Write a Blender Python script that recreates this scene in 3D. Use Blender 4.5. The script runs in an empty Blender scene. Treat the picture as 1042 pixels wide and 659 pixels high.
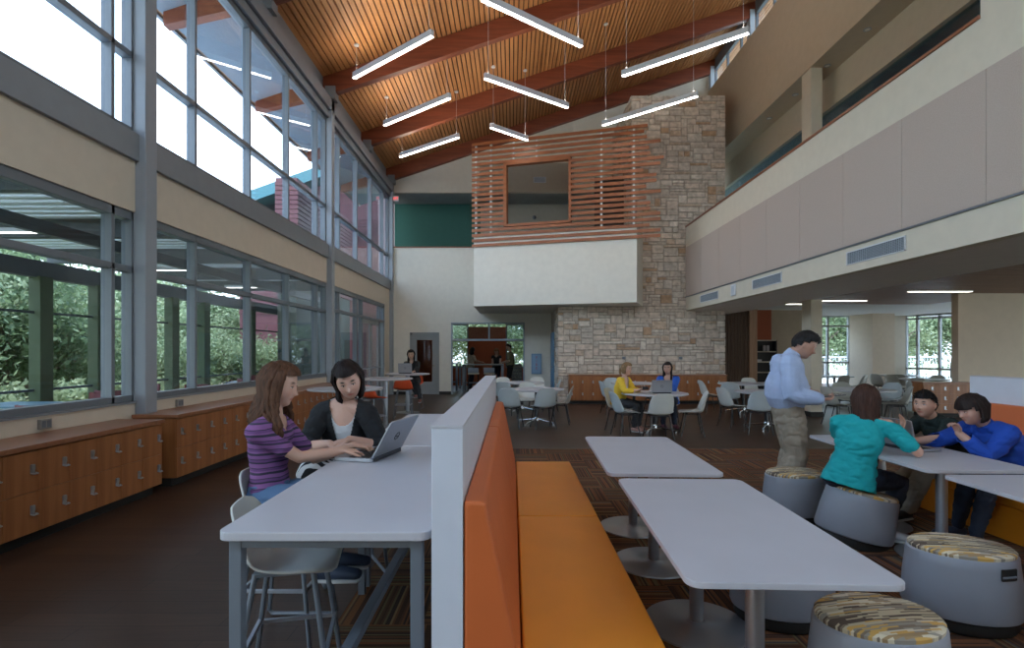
import bpy, math, random
import numpy as np
from mathutils import Vector, Matrix, noise
random.seed(7)
PI = math.pi
S = bpy.context.scene
COL = S.collection
R = math.radians

# ------------------------------------------------------------------ camera
F_PX, HOR, CAMH, XC = 545.0, 357.0, 1.54, 521.0
cam = bpy.data.cameras.new('camera')
camo = bpy.data.objects.new('camera', cam)
COL.objects.link(camo)
cam.sensor_fit = 'HORIZONTAL'; cam.sensor_width = 36.0
cam.lens = 36.0 * F_PX / 1042.0
cam.shift_y = (HOR - 329.5) / 1042.0
cam.clip_start = 0.05; cam.clip_end = 400
camo.location = (0, 0, CAMH); camo.rotation_euler = (PI/2, 0, 0)
S.camera = camo

def at(px, py, Z):
    return Vector(((px-XC)/F_PX*Z, Z, CAMH-(py-HOR)/F_PX*Z))

# ------------------------------------------------------------------ materials
MATS = {}
def mat(name, col, rough=.6, metal=0., var=0., vscale=6., bump=0., bscale=60., stretch=None, emit=None, estr=0., spec=.5, sheen=0., coat=0., col2=None):
    if name in MATS: return MATS[name]
    m = bpy.data.materials.new(name); m.use_nodes = True
    nt = m.node_tree; N = nt.nodes; L = nt.links
    b = N['Principled BSDF']
    c = tuple(col)+(1.,)
    b.inputs['Base Color'].default_value = c
    b.inputs['Roughness'].default_value = rough
    b.inputs['Metallic'].default_value = metal
    b.inputs['Specular IOR Level'].default_value = spec
    b.inputs['Coat Weight'].default_value = coat
    if sheen: b.inputs['Sheen Weight'].default_value = sheen
    if emit:
        b.inputs['Emission Color'].default_value = tuple(emit)+(1.,)
        b.inputs['Emission Strength'].default_value = estr
    tc = N.new('ShaderNodeTexCoord'); mp = N.new('ShaderNodeMapping')
    L.new(tc.outputs['Object'], mp.inputs['Vector'])
    if stretch: mp.inputs['Scale'].default_value = stretch
    nz = N.new('ShaderNodeTexNoise'); nz.inputs['Scale'].default_value = vscale
    nz.inputs['Detail'].default_value = 5
    L.new(mp.outputs[0], nz.inputs['Vector'])
    cr = N.new('ShaderNodeValToRGB')
    v = max(var, .03)
    cc = col2 if col2 else tuple(min(1, x*(1+v)) for x in col)
    cr.color_ramp.elements[0].position = .3; cr.color_ramp.elements[1].position = .7
    cr.color_ramp.elements[0].color = tuple(x*(1-v) for x in col)+(1,)
    cr.color_ramp.elements[1].color = tuple(cc)+(1,)
    L.new(nz.outputs['Fac'], cr.inputs['Fac'])
    L.new(cr.outputs[0], b.inputs['Base Color'])
    if bump:
        n2 = N.new('ShaderNodeTexNoise'); n2.inputs['Scale'].default_value = bscale
        L.new(mp.outputs[0], n2.inputs['Vector'])
        bp = N.new('ShaderNodeBump'); bp.inputs['Strength'].default_value = bump; bp.inputs['Distance'].default_value = .01
        L.new(n2.outputs['Fac'], bp.inputs['Height']); L.new(bp.outputs[0], b.inputs['Normal'])
    MATS[name] = m
    return m

def wood(name, dark, light, along='Y', scale=1., rough=.35, pitch=None):
    """wood grain running along an axis"""
    if name in MATS: return MATS[name]
    m = mat(name, dark, rough)
    nt = m.node_tree; N = nt.nodes; L = nt.links; b = N['Principled BSDF']
    for n in [n for n in N if n.type in ('TEX_NOISE', 'VALTORGB', 'MAPPING')]: N.remove(n)
    tc = [n for n in N if n.type == 'TEX_COORD'][0]
    mp = N.new('ShaderNodeMapping')
    s = {'X': (.6, 9, 9), 'Y': (9, .6, 9), 'Z': (9, 9, .6)}[along]
    mp.inputs['Scale'].default_value = tuple(q*scale for q in s)
    L.new(tc.outputs['Object'], mp.inputs[0])
    nz = N.new('ShaderNodeTexNoise'); nz.inputs['Scale'].default_value = 1.6; nz.inputs['Detail'].default_value = 7; nz.inputs['Distortion'].default_value = .8
    L.new(mp.outputs[0], nz.inputs[0])
    cr = N.new('ShaderNodeValToRGB'); e = cr.color_ramp.elements
    e[0].position = .28; e[0].color = tuple(dark)+(1,); e[1].position = .72; e[1].color = tuple(light)+(1,)
    L.new(nz.outputs['Fac'], cr.inputs[0]); L.new(cr.outputs[0], b.inputs['Base Color'])
    bp = N.new('ShaderNodeBump'); bp.inputs['Strength'].default_value = .05
    L.new(nz.outputs['Fac'], bp.inputs['Height']); L.new(bp.outputs[0], b.inputs['Normal'])
    return m

def glass(name, tint=(.86, .90, .95), gloss=.09, rough=.0):
    if name in MATS: return MATS[name]
    m = bpy.data.materials.new(name); m.use_nodes = True
    nt = m.node_tree; N = nt.nodes; L = nt.links; N.remove(N['Principled BSDF'])
    o = N['Material Output']
    t = N.new('ShaderNodeBsdfTransparent'); t.inputs[0].default_value = tint+(1,)
    g = N.new('ShaderNodeBsdfGlossy'); g.inputs['Roughness'].default_value = rough; g.inputs['Color'].default_value = (1, 1, 1, 1)
    lw = N.new('ShaderNodeLayerWeight'); lw.inputs[0].default_value = .5
    pw = N.new('ShaderNodeMath'); pw.operation = 'POWER'; pw.inputs[1].default_value = 4.5; L.new(lw.outputs['Facing'], pw.inputs[0])
    ml = N.new('ShaderNodeMath'); ml.operation = 'MULTIPLY_ADD'; ml.inputs[1].default_value = .8; ml.inputs[2].default_value = gloss*.5; L.new(pw.outputs[0], ml.inputs[0])
    mx = N.new('ShaderNodeMixShader')
    L.new(ml.outputs[0], mx.inputs[0]); L.new(t.outputs[0], mx.inputs[1]); L.new(g.outputs[0], mx.inputs[2])
    L.new(mx.outputs[0], o.inputs['Surface'])
    MATS[name] = m
    return m

# ------------------------------------------------------------------ mesh builder
class MB:
    def __init__(s, M=None):
        s.v = []; s.f = []; s.mi = []; s.M = M; s.c = None
    def add(s, vs, fs, mi=0, M=None):
        b = len(s.v)
        for p in vs:
            p = Vector(p)
            if M is not None: p = M @ p
            if s.M is not None: p = s.M @ p
            s.v.append(tuple(p))
        for f in fs:
            s.f.append(tuple(b+i for i in f)); s.mi.append(mi)
        return s
    def box(s, x0, x1, y0, y1, z0, z1, mi=0, M=None):
        vs = [(x, y, z) for z in (z0, z1) for y in (y0, y1) for x in (x0, x1)]
        return s.add(vs, [(0, 2, 3, 1), (4, 5, 7, 6), (0, 1, 5, 4), (2, 6, 7, 3), (0, 4, 6, 2), (1, 3, 7, 5)], mi, M)
    def cbox(s, c, d, mi=0, M=None):
        return s.box(c[0]-d[0]/2, c[0]+d[0]/2, c[1]-d[1]/2, c[1]+d[1]/2, c[2]-d[2]/2, c[2]+d[2]/2, mi, M)
    def bar(s, a, b, w, h, mi=0, up=(0, 0, 1)):
        a = Vector(a); b = Vector(b); d = b-a; L = d.length; d.normalize()
        u = Vector(up); x = d.cross(u)
        if x.length < 1e-4: x = d.cross(Vector((1, 0, 0)))
        x.normalize(); z = x.cross(d)
        M = Matrix((x, d, z)).transposed().to_4x4(); M.translation = a
        return s.box(-w/2, w/2, 0, L, -h/2, h/2, mi, M)
    def prism(s, poly, z0, z1, mi=0, M=None):
        n = len(poly)
        vs = [(x, y, z0) for x, y in poly]+[(x, y, z1) for x, y in poly]
        fs = [tuple(range(n-1, -1, -1)), tuple(range(n, 2*n))]+[(i, (i+1) % n, n+(i+1) % n, n+i) for i in range(n)]
        return s.add(vs, fs, mi, M)
    def lathe(s, prof, n=24, mi=0, M=None, sx=1, sy=1):
        vs = []; fs = []
        for r, z in prof:
            for k in range(n):
                a = 2*PI*k/n; vs.append((r*math.cos(a)*sx, r*math.sin(a)*sy, z))
        m = len(prof)
        for i in range(m-1):
            for k in range(n):
                k2 = (k+1) % n
                fs.append((i*n+k, i*n+k2, (i+1)*n+k2, (i+1)*n+k))
        if prof[0][0] > 1e-5: fs.append(tuple(range(n-1, -1, -1)))
        if prof[-1][0] > 1e-5: fs.append(tuple((m-1)*n+k for k in range(n)))
        return s.add(vs, fs, mi, M)
    def cyl(s, c, r, z0, z1, n=20, mi=0):
        return s.lathe([(r, z0), (r, z1)], n, mi, Matrix.Translation((c[0], c[1], 0)))
    def tube(s, pts, rad, n=8, mi=0, round_=False, flat=1., up=None, M=None):
        pts = [Vector(p) for p in pts]
        if not hasattr(rad, '__len__'): rad = [rad]*len(pts)
        rad = list(rad)
        if round_:
            d0 = (pts[0]-pts[1]).normalized(); d1 = (pts[-1]-pts[-2]).normalized()
            sc_ = lambda r, q: tuple(v*q for v in r) if hasattr(r, '__len__') else r*q
            mn = lambda r: min(r) if hasattr(r, '__len__') else r
            a0 = [pts[0]+d0*mn(rad[0])*q for q in (.95, .7)]; r0 = [sc_(rad[0], q) for q in (.3, .72)]
            a1 = [pts[-1]+d1*mn(rad[-1])*q for q in (.7, .95)]; r1 = [sc_(rad[-1], q) for q in (.72, .3)]
            pts = a0+pts+a1; rad = r0+rad+r1
        m = len(pts); vs = []; fs = []
        ref = Vector(up) if up is not None else None
        px = None
        for i in range(m):
            t = (pts[min(i+1, m-1)]-pts[max(i-1, 0)])
            if t.length < 1e-9: t = Vector((0, 0, 1))
            t.normalize()
            if ref is not None: x = ref.cross(t)
            elif px is None: x = t.cross(Vector((0, 0, 1)) if abs(t.z) < .9 else Vector((1, 0, 0)))
            else: x = px-t*px.dot(t)
            if x.length < 1e-6: x = t.orthogonal()
            x.normalize(); y = t.cross(x); px = x
            r = rad[i]
            rx, ry = (r if hasattr(r, '__len__') else (r, r*flat))
            for k in range(n):
                a = 2*PI*k/n
                vs.append(pts[i]+x*(rx*math.cos(a))+y*(ry*math.sin(a)))
        for i in range(m-1):
            for k in range(n):
                k2 = (k+1) % n
                fs.append((i*n+k, i*n+k2, (i+1)*n+k2, (i+1)*n+k))
        fs.append(tuple(range(n-1, -1, -1))); fs.append(tuple((m-1)*n+k for k in range(n)))
        return s.add(vs, fs, mi, M)
    def ell(s, c, r, nu=16, nv=10, mi=0, M=None):
        prof = [(math.sin(PI*j/nv), -math.cos(PI*j/nv)) for j in range(nv+1)]
        prof[0] = (1e-3, -1); prof[-1] = (1e-3, 1)
        if not hasattr(r, '__len__'): r = (r, r, r)
        T = Matrix.Translation(c) @ (M or Matrix.Identity(4)) @ Matrix.Diagonal((r[0], r[1], r[2], 1))
        return s.lathe(prof, nu, mi, T)
    def grid(s, P, mi=0, M=None, thick=0):
        nu = len(P); nv = len(P[0])
        vs = [p for row in P for p in row]
        fs = [(i*nv+j, i*nv+j+1, (i+1)*nv+j+1, (i+1)*nv+j) for i in range(nu-1) for j in range(nv-1)]
        return s.add(vs, fs, mi, M)
    def build(s, name, m, parent=None, smooth=False, bevel=0, seg=2, solid=0, sub=0):
        me = bpy.data.meshes.new(name)
        me.from_pydata(s.v, [], s.f)
        ms = m if isinstance(m, (list, tuple)) else [m]
        for q in ms: me.materials.append(q)
        if len(ms) > 1: me.polygons.foreach_set('material_index', s.mi)
        me.update()
        if smooth: 
            me.polygons.foreach_set('use_smooth', [True]*len(me.polygons))
            if smooth != 'all': me.set_sharp_from_angle(angle=R(smooth if smooth > 1 else 40))
        o = bpy.data.objects.new(name, me); COL.objects.link(o)
        if parent is not None: o.parent = parent
        if solid:
            q = o.modifiers.new('solid', 'SOLIDIFY'); q.thickness = solid; q.offset = 0
        if sub:
            q = o.modifiers.new('sub', 'SUBSURF'); q.levels = sub; q.render_levels = sub
        if bevel:
            q = o.modifiers.new('bevel', 'BEVEL'); q.width = bevel; q.segments = seg; q.limit_method = 'ANGLE'; q.angle_limit = R(40)
        return o

def tag(o, label=None, cat=None, group=None, kind=None):
    if label: o['label'] = label
    if cat: o['category'] = cat
    if group: o['group'] = group
    if kind: o['kind'] = kind
    return o
def root(name, label, cat, loc=(0, 0, 0), rz=0, group=None):
    o = bpy.data.objects.new(name, None); COL.objects.link(o)
    o.location = loc; o.rotation_euler = (0, 0, rz); o.empty_display_size = .1
    return tag(o, label, cat, group)
def struct(name, mb, m, parent=None, **k):
    o = mb.build(name, m, parent, **k)
    if parent is None: o['kind'] = 'structure'
    return o
def dup(r, loc=None, rz=None, label=None, group=None):
    c = r.copy(); COL.objects.link(c)
    if loc is not None: c.location = loc
    if rz is not None: c.rotation_euler = (0, 0, rz)
    if label: c['label'] = label
    if group: c['group'] = group
    for ch in list(r.children):
        d = ch.copy(); COL.objects.link(d); d.parent = c
        for g in list(ch.children):
            e = g.copy(); COL.objects.link(e); e.parent = d
    return c
def rrect(x0, x1, y0, y1, r, n=5):
    out = []
    for cx, cy, a0 in ((x1-r, y1-r, 0), (x0+r, y1-r, 90), (x0+r, y0+r, 180), (x1-r, y0+r, 270)):
        for k in range(n+1):
            a = R(a0+90*k/n); out.append((cx+r*math.cos(a), cy+r*math.sin(a)))
    return out
def text(name, s, size, m, parent, loc, rot, extrude=.0008, align='CENTER'):
    c = bpy.data.curves.new(name, 'FONT'); c.body = s; c.size = size; c.extrude = extrude
    c.align_x = align; c.align_y = 'CENTER'
    t_ = bpy.data.objects.new(name, c); COL.objects.link(t_)
    bpy.context.view_layer.update()
    me = bpy.data.meshes.new_from_object(t_.evaluated_get(bpy.context.evaluated_depsgraph_get()))
    bpy.data.objects.remove(t_)
    me.materials.clear(); me.materials.append(m)
    o = bpy.data.objects.new(name, me); COL.objects.link(o); o.parent = parent
    o.location = loc; o.rotation_euler = rot
    return o

# palette
M_BEIGE = mat('beige_paint', (.60, .50, .39), .8, bump=.05, bscale=200)
M_CREAM = mat('cream_paint', (.62, .56, .46), .8, bump=.05, bscale=200)
M_WHITEW = mat('white_paint', (.68, .70, .68), .75)
M_TAUPE = mat('taupe_fabric', (.47, .385, .335), .95, var=.06, vscale=90, bump=.3, bscale=500)
M_STEEL = mat('grey_painted_steel', (.235, .25, .27), .45, var=.04)
M_STEELB = mat('grey_window_frame', (.15, .165, .185), .4, var=.03)
M_DKMULL = mat('dark_mullion', (.13, .145, .17), .4)
M_LOCK = wood('locker_wood', (.25, .085, .028), (.39, .15, .052), 'Z', 1.0, .38)
M_LOCKTOP = wood('counter_wood', (.25, .095, .042), (.36, .15, .07), 'Y', 1.2, .3)
M_BEAM = wood('glulam_wood', (.15, .034, .015), (.26, .066, .028), 'X', .8, .45)
M_DECK = wood('deck_wood', (.40, .165, .055), (.58, .27, .10), 'Y', .5, .5)
M_DECKBK = mat('deck_back', (.05, .03, .018), .9)
M_SLAT = wood('slat_wood', (.25, .070, .022), (.40, .135, .045), 'X', .9, .45)
M_RAIL = wood('rail_wood', (.19, .06, .025), (.27, .09, .04), 'Y', 1, .35)
M_BLACK = mat('black_metal', (.012, .012, .014), .4)
M_DARK = mat('dark_plinth', (.014, .013, .012), .7)
M_CHROME = mat('chrome', (.75, .77, .8), .18, 1.)
M_ALU = mat('brushed_aluminium', (.42, .45, .5), .38, .75, var=.04)
M_GREYM = mat('grey_powder_metal', (.19, .215, .25), .42, .3)
M_LAM = mat('white_laminate', (.50, .49, .52), .42, var=.015, vscale=3)
M_LAMEDGE = mat('white_laminate_edge', (.60, .62, .68), .4)
M_GLASS = glass('clear_glass', gloss=.025)
M_GREEN = mat('green_paint', (.035, .125, .10), .8)
M_TILE = mat('ceiling_tile', (.30, .32, .31), .9, var=.1, vscale=3)
# ------------------------------------------------------------------ floor
def floor_mat():
    m = bpy.data.materials.new('dark_plank_floor'); m.use_nodes = True
    nt = m.node_tree; N = nt.nodes; L = nt.links; b = N['Principled BSDF']
    tc = N.new('ShaderNodeTexCoord')
    bk = N.new('ShaderNodeTexBrick'); bk.offset = .37; bk.inputs['Scale'].default_value = 1.0
    bk.inputs['Brick Width'].default_value = 1.2; bk.inputs['Row Height'].default_value = .15
    bk.inputs['Mortar Size'].default_value = .002; bk.inputs['Bias'].default_value = 0
    bk.inputs['Color1'].default_value = (.052, .028, .018, 1); bk.inputs['Color2'].default_value = (.072, .039, .025, 1)
    bk.inputs['Mortar'].default_value = (.012, .007, .005, 1)
    L.new(tc.outputs['Object'], bk.inputs['Vector'])
    mp = N.new('ShaderNodeMapping'); mp.inputs['Scale'].default_value = (1.2, 22, 1)
    L.new(tc.outputs['Object'], mp.inputs[0])
    nz = N.new('ShaderNodeTexNoise'); nz.inputs['Scale'].default_value = 2; nz.inputs['Detail'].default_value = 6
    L.new(mp.outputs[0], nz.inputs[0])
    mx = N.new('ShaderNodeMix'); mx.data_type = 'RGBA'; mx.blend_type = 'MULTIPLY'; mx.inputs[0].default_value = .7
    cr = N.new('ShaderNodeValToRGB'); cr.color_ramp.elements[0].color = (.45, .45, .45, 1); cr.color_ramp.elements[1].color = (1.5, 1.45, 1.4, 1)
    L.new(nz.outputs['Fac'], cr.inputs[0])
    L.new(bk.outputs['Color'], mx.inputs[6]); L.new(cr.outputs[0], mx.inputs[7]); L.new(mx.outputs[2], b.inputs['Base Color'])
    b.inputs['Roughness'].default_value = .36; b.inputs['Specular IOR Level'].default_value = .22
    bp = N.new('ShaderNodeBump'); bp.inputs['Strength'].default_value = .08
    L.new(nz.outputs['Fac'], bp.inputs['Height']); L.new(bp.outputs[0], b.inputs['Normal'])
    return m
def carpet_mat():
    m = bpy.data.materials.new('striped_carpet'); m.use_nodes = True
    nt = m.node_tree; N = nt.nodes; L = nt.links; b = N['Principled BSDF']
    tc = N.new('ShaderNodeTexCoord'); sp = N.new('ShaderNodeSeparateXYZ'); L.new(tc.outputs['Object'], sp.inputs[0])
    def mth(op, a, bb=None, c=None):
        n = N.new('ShaderNodeMath'); n.operation = op
        for i, q in enumerate((a, bb, c)):
            if q is None: continue
            if isinstance(q, (int, float)): n.inputs[i].default_value = q
            else: L.new(q, n.inputs[i])
        return n.outputs[0]
    T = .5
    ix = mth('FLOOR', mth('DIVIDE', sp.outputs[0], T)); iy = mth('FLOOR', mth('DIVIDE', sp.outputs[1], T))
    par = mth('ABSOLUTE', mth('MODULO', mth('ADD', ix, iy), 2.0))
    def stripes(axis, o1, width, seed):
        cell = mth('FLOOR', mth('DIVIDE', axis, width))
        tile = mth('MULTIPLY_ADD', ix, 7.31, mth('MULTIPLY', iy, 3.17))
        cv = N.new('ShaderNodeCombineXYZ'); L.new(cell, cv.inputs[0]); L.new(tile, cv.inputs[1]); cv.inputs[2].default_value = seed
        w = N.new('ShaderNodeTexWhiteNoise'); w.noise_dimensions = '3D'; L.new(cv.outputs[0], w.inputs[0])
        return w.outputs['Value']
    def pal(fac):
        cr = N.new('ShaderNodeValToRGB'); cr.color_ramp.interpolation = 'CONSTANT'
        cols = [(0, (.078, .040, .024)), (.2, (.155, .070, .036)), (.38, (.055, .034, .027)), (.52, (.19, .078, .036)), (.64, (.11, .056, .034)),
                (.76, (.22, .092, .04)), (.84, (.15, .115, .06)), (.92, (.07, .066, .072)), (.96, (.25, .155, .075))]
        e = cr.color_ramp.elements
        e[0].position = 0; e[0].color = cols[0][1]+(1,); e[1].position = cols[1][0]; e[1].color = cols[1][1]+(1,)
        for p, c in cols[2:]:
            q = e.new(p); q.color = c+(1,)
        L.new(fac, cr.inputs[0]); return cr.outputs[0]
    a = pal(stripes(sp.outputs[0], 0, .0125, 1.)); c = pal(stripes(sp.outputs[1], 0, .0125, 2.))
    mx = N.new('ShaderNodeMix'); mx.data_type = 'RGBA'
    L.new(par, mx.inputs[0]); L.new(a, mx.inputs[6]); L.new(c, mx.inputs[7])
    L.new(mx.outputs[2], b.inputs['Base Color'])
    b.inputs['Roughness'].default_value = .95; b.inputs['Specular IOR Level'].default_value = .1
    nz = N.new('ShaderNodeTexNoise'); nz.inputs['Scale'].default_value = 300; L.new(tc.outputs['Object'], nz.inputs[0])
    bp = N.new('ShaderNodeBump'); bp.inputs['Strength'].default_value = .5; bp.inputs['Distance'].default_value = .005
    L.new(nz.outputs['Fac'], bp.inputs['Height']); L.new(bp.outputs[0], b.inputs['Normal'])
    return m
struct('floor', MB().box(-4.5, 20, -4, 25.5, -.1, 0), floor_mat())
struct('floor_carpet', MB().box(-.99, 5.16, .3, 8.4, 0, .008), carpet_mat())

# ------------------------------------------------------------------ left wall
XW = -4.32
wl = MB()
wl.box(XW-.2, XW, -1.5, 12.72, 0, .945)
wl.box(XW-.2, XW, -1.5, 19.2, 3.13, 3.71)
wl.box(XW-.2, XW, 18.25, 19.2, 0, 3.13)
wl.box(XW-.2, XW, 12.62, 12.76, .9, 3.13)
struct('wall_left', wl, mat('cream_wall_left', (.62, .53, .425), .8, bump=.05, bscale=200))
tr = MB()
for (a, b) in ((-1.5, 6.14), (6.34, 12.49), (12.69, 18.86)):
    tr.box(XW-.2, XW+.05, a, b, 3.71, 4.02)
struct('trim_1', tr, M_STEEL, bevel=.006)
tr = MB().box(XW-.25, XW+.05, -1.5, 19, 6.98, 7.15).box(XW-.1, XW+.12, -1.5, 19, 7.15, 7.42).box(XW-.3, XW-.1, -1.5, 19, 7.42, 8.0)
struct('trim_2', tr, M_STEEL, bevel=.006)
struct('trim_3', MB().box(XW-.2, XW+.02, -1.5, 12.72, .945, .965), M_STEEL)

def window(n, y0, y1, z0, z1, ys, zs, fw=.05, dep=.12, x=XW-.02, jamb=(.03, .03)):
    """a glazed bay of the left wall: grey frame with its panes as children"""
    fr = MB()
    fr.box(x-dep, x, y0, y1, z0, z0+.07); fr.box(x-dep, x, y0, y1, z1-.1, z1)
    fr.box(x-dep, x, y0, y0+jamb[0], z0, z1); fr.box(x-dep, x, y1-jamb[1], y1, z0, z1)
    for y in ys: fr.box(x-dep, x, y-fw/2, y+fw/2, z0, z1)
    for z in zs: fr.box(x-dep, x, y0, y1, z-.035, z+.035)
    o = struct('window_%d' % n, fr, M_STEELB, bevel=.004)
    g = MB().box(x-dep*.6-.004, x-dep*.6+.004, y0+.02, y1-.02, z0+.02, z1-.02)
    g.build('glass_pane', M_GLASS, o)
    return o
MY = [1.24, 2.77, 4.30, 5.83, 7.36, 8.89, 10.42, 11.95, 13.5, 15.03, 16.56, 18.09]
bays = ((-1.5, 6.14), (6.34, 12.49), (12.69, 18.86))
for i, (a, b) in enumerate(bays):
    window(1+i, a, b, 4.02, 6.98, [y for y in MY if a < y < b], [4.92])
for i, (a, b) in enumerate(bays[:2]):
    window(4+i, a, b, .965, 3.13, [y for y in MY if a < y < b], [2.47])
# storefront bay with double door
a, b = 12.76, 18.25
fr = MB(); x = XW-.02
fr.box(x-.12, x, a, b, 3.02, 3.13); fr.box(x-.12, x, a, b, 2.50, 2.58)
for y in (12.8, 13.5, 15.0, 15.55, 17.65, 18.2): fr.box(x-.12, x, y-.04, y+.04, 0, 3.13)
fr.box(x-.12, x, 12.8, 15.5, 0, .12)
o = struct('window_6', fr, M_STEELB, bevel=.004)
MB().box(x-.06, x-.052, 12.8, 15.5, .1, 3.1).build('glass_pane', M_GLASS, o)
MB().box(x-.06, x-.052, 15.5, 18.2, 2.55, 3.1).build('glass_pane', M_GLASS, o)
for n, (ya, yb) in enumerate(((15.6, 16.6), (16.62, 17.6))):
    d = MB()
    d.box(x-.08, x-.03, ya, ya+.11, .01, 2.49).box(x-.08, x-.03, yb-.11, yb, .01, 2.49)
    d.box(x-.08, x-.03, ya, yb, .01, .26).box(x-.08, x-.03, ya, yb, 2.37, 2.49)
    d = struct('door_%d' % (n+1), d, mat('grey_door_frame', (.30, .31, .32), .4))
    MB().box(x-.06, x-.052, ya+.1, yb-.1, .2, 2.4).build('glass_pane', M_GLASS, d)
    hy = yb-.2 if n == 0 else ya+.2
    MB().tube([(x-.03, ya+.08, 1.02), (x+.06, ya+.08, 1.02), (x+.06, yb-.08, 1.02), (x-.03, yb-.08, 1.02)], .015).build('push_bar', M_ALU, d)

for i, y in enumerate((6.24, 12.59, 18.96)):
    c = MB().box(-4.40, -4.20, y-.1, y+.1, 0, 7.42)
    struct('steel_column', c, mat('grey_column_paint', (.29, .31, .34), .45), bevel=.008)

struct('wall_rear_unseen', MB().box(-4.5, 16, -3.7, -3.5, 0, 7.0), M_BEIGE)  # unseen, added behind the camera; height set to cut light from the back
# ------------------------------------------------------------------ roof
def zdeck(x): return 8.02+(x+4.2)/3
TH = math.atan(1/3)
dk = MB(); X0, X1 = -6.1, 9.2
p = .112; nslat = int((X1-X0)/p)
for k in range(nslat):
    xa = X0+k*p; xb = xa+.084
    za, zb = zdeck(xa), zdeck(xb)
    dk.add([(xa, -3.5, za), (xb, -3.5, zb), (xb, -3.5, zb+.05), (xa, -3.5, za+.05), (xa, 21.5, za), (xb, 21.5, zb), (xb, 21.5, zb+.05), (xa, 21.5, za+.05)],
           [(3, 2, 1, 0), (4, 5, 6, 7), (0, 1, 5, 4), (1, 2, 6, 5), (2, 3, 7, 6), (3, 0, 4, 7)], 0)
za, zb = zdeck(X0)+.05, zdeck(X1)+.05
dk.add([(X0, -3.5, za), (X1, -3.5, zb), (X1, -3.5, zb+.3), (X0, -3.5, za+.3), (X0, 21.5, za), (X1, 21.5, zb), (X1, 21.5, zb+.3), (X0, 21.5, za+.3)],
       [(3, 2, 1, 0), (4, 5, 6, 7), (0, 1, 5, 4), (1, 2, 6, 5), (2, 3, 7, 6), (3, 0, 4, 7)], 1)
struct('ceiling', dk, [M_DECK, M_DECKBK])
struct('ceiling_eave', MB().add([(-6.04, -3.4, zdeck(-6.04)-.05), (-4.64, -3.4, zdeck(-4.64)-.05), (-4.64, 21.4, zdeck(-4.64)-.05), (-6.04, 21.4, zdeck(-6.04)-.05), (-6.04, -3.4, zdeck(-6.04)-.02), (-4.64, -3.4, zdeck(-4.64)-.02), (-4.64, 21.4, zdeck(-4.64)-.02), (-6.04, 21.4, zdeck(-6.04)-.02)], [(3, 2, 1, 0), (4, 5, 6, 7), (0, 1, 5, 4), (1, 2, 6, 5), (2, 3, 7, 6), (3, 0, 4, 7)]), mat('eave_blue_grey', (.26, .32, .38), .7))
MB().box(X0-.06, X0, -2, 21.5, zdeck(X0)-.06, zdeck(X0)+.4).build('trim_4', M_STEEL)['kind'] = 'structure'
for y in (-.2, 2.95, 6.12, 9.3, 12.6, 15.78, 18.9):
    bm = MB(); xa, xb = -6.0, 7.15
    w = .09
    vs = []
    for yy in (y-w, y+w):
        vs += [(xa, yy, zdeck(xa)-.28), (-4.3, yy, zdeck(-4.3)-.46), (xb, yy, zdeck(xb)-.46), (xb, yy, zdeck(xb)), (xa, yy, zdeck(xa))]
    bm.add(vs, [(4, 3, 2, 1, 0), (5, 6, 7, 8, 9), (0, 1, 6, 5), (1, 2, 7, 6), (2, 3, 8, 7), (3, 4, 9, 8), (4, 0, 5, 9)])
    o = struct('roof_beam', bm, M_BEAM, bevel=.006)
    if y > 2:
        MB().box(-4.36, -4.12, y-.12, y+.12, 7.42, zdeck(-4.2)-.3).build('steel_bracket', M_STEEL, o)

# ------------------------------------------------------------------ right high bulkhead and clerestory
XB = 6.95
wr = MB()
wr.box(XB, XB+.65, -1, 21, 8.15, 8.45)
wr.box(XB, XB+.15, -1, 21, 8.45, 10.72)
wr.box(XB+.65, XB+.8, -1, 21, 7.35, 8.45)
struct('wall_right', wr, mat('beige_bulkhead', (.56, .455, .335), .85, bump=.05, bscale=200))
fr = MB()
for y in np.arange(-.2, 21, 1.06): fr.box(XB+.2, XB+.27, y-.03, y+.03, 10.72, zdeck(XB+.2))
fr.box(XB+.18, XB+.28, -1, 21, 10.72, 10.80); fr.box(XB+.18, XB+.28, -1, 21, 11.42, 11.85)
o = struct('window_7', fr, M_STEELB)
MB().box(XB+.23, XB+.238, -1, 21, 10.75, 11.8).build('glass_pane', M_GLASS, o)
for y in (6.12, 9.3, 12.6, 15.78, 18.9):
    st = MB().box(XB+.02, XB+.16, y-.11, y+.11, 10.3, zdeck(XB)-.2)
    for zz in (10.85, 11.0, 11.15):
        for yy in (-.06, .06): st.lathe([(.012, 0), (.012, .01), (1e-3, .014)], 8, 0, Matrix.Translation((XB+.02, y+yy, zz)) @ Matrix.Rotation(-PI/2, 4, 'Y'))
    struct('steel_post', st, mat('pale_blue_grey_steel', (.42, .47, .52), .4))

# ------------------------------------------------------------------ balcony
XR = 5.16
bc = MB()
bc.box(XR, XR+.16, -1, 15.9, 2.74, 5.2)
bc.box(XR, XR+.16, -1, 5.9, 5.2, 12.3)
struct('wall_balcony', bc, M_CREAM)
pn = MB()
ys = [0.79+1.253*k for k in range(13)]
ys = [y for y in ys if y < 15.8]+[15.86]
for a, b in zip(ys[:-1], ys[1:]): pn.box(XR-.025, XR, a+.003, b-.003, 3.15, 4.6)
struct('wall_balcony_panelling', pn, M_TAUPE, bevel=.004)
struct('trim_5', MB().box(XR-.03, XR, 0, 15.88, 3.125, 3.145), M_DKMULL)
struct('trim_6', MB().box(XR-.02, XR+.2, 5.9, 15.9, 5.2, 5.245), M_RAIL, bevel=.006)
sf = MB().box(XR+.161, 7.06, -1, 19.2, 2.742, 2.80).box(XR+.16, 16, -1, 22.4, 4.1, 4.3).box(7.0, 7.06, -1, 19.2, 2.8, 4.1)
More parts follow.
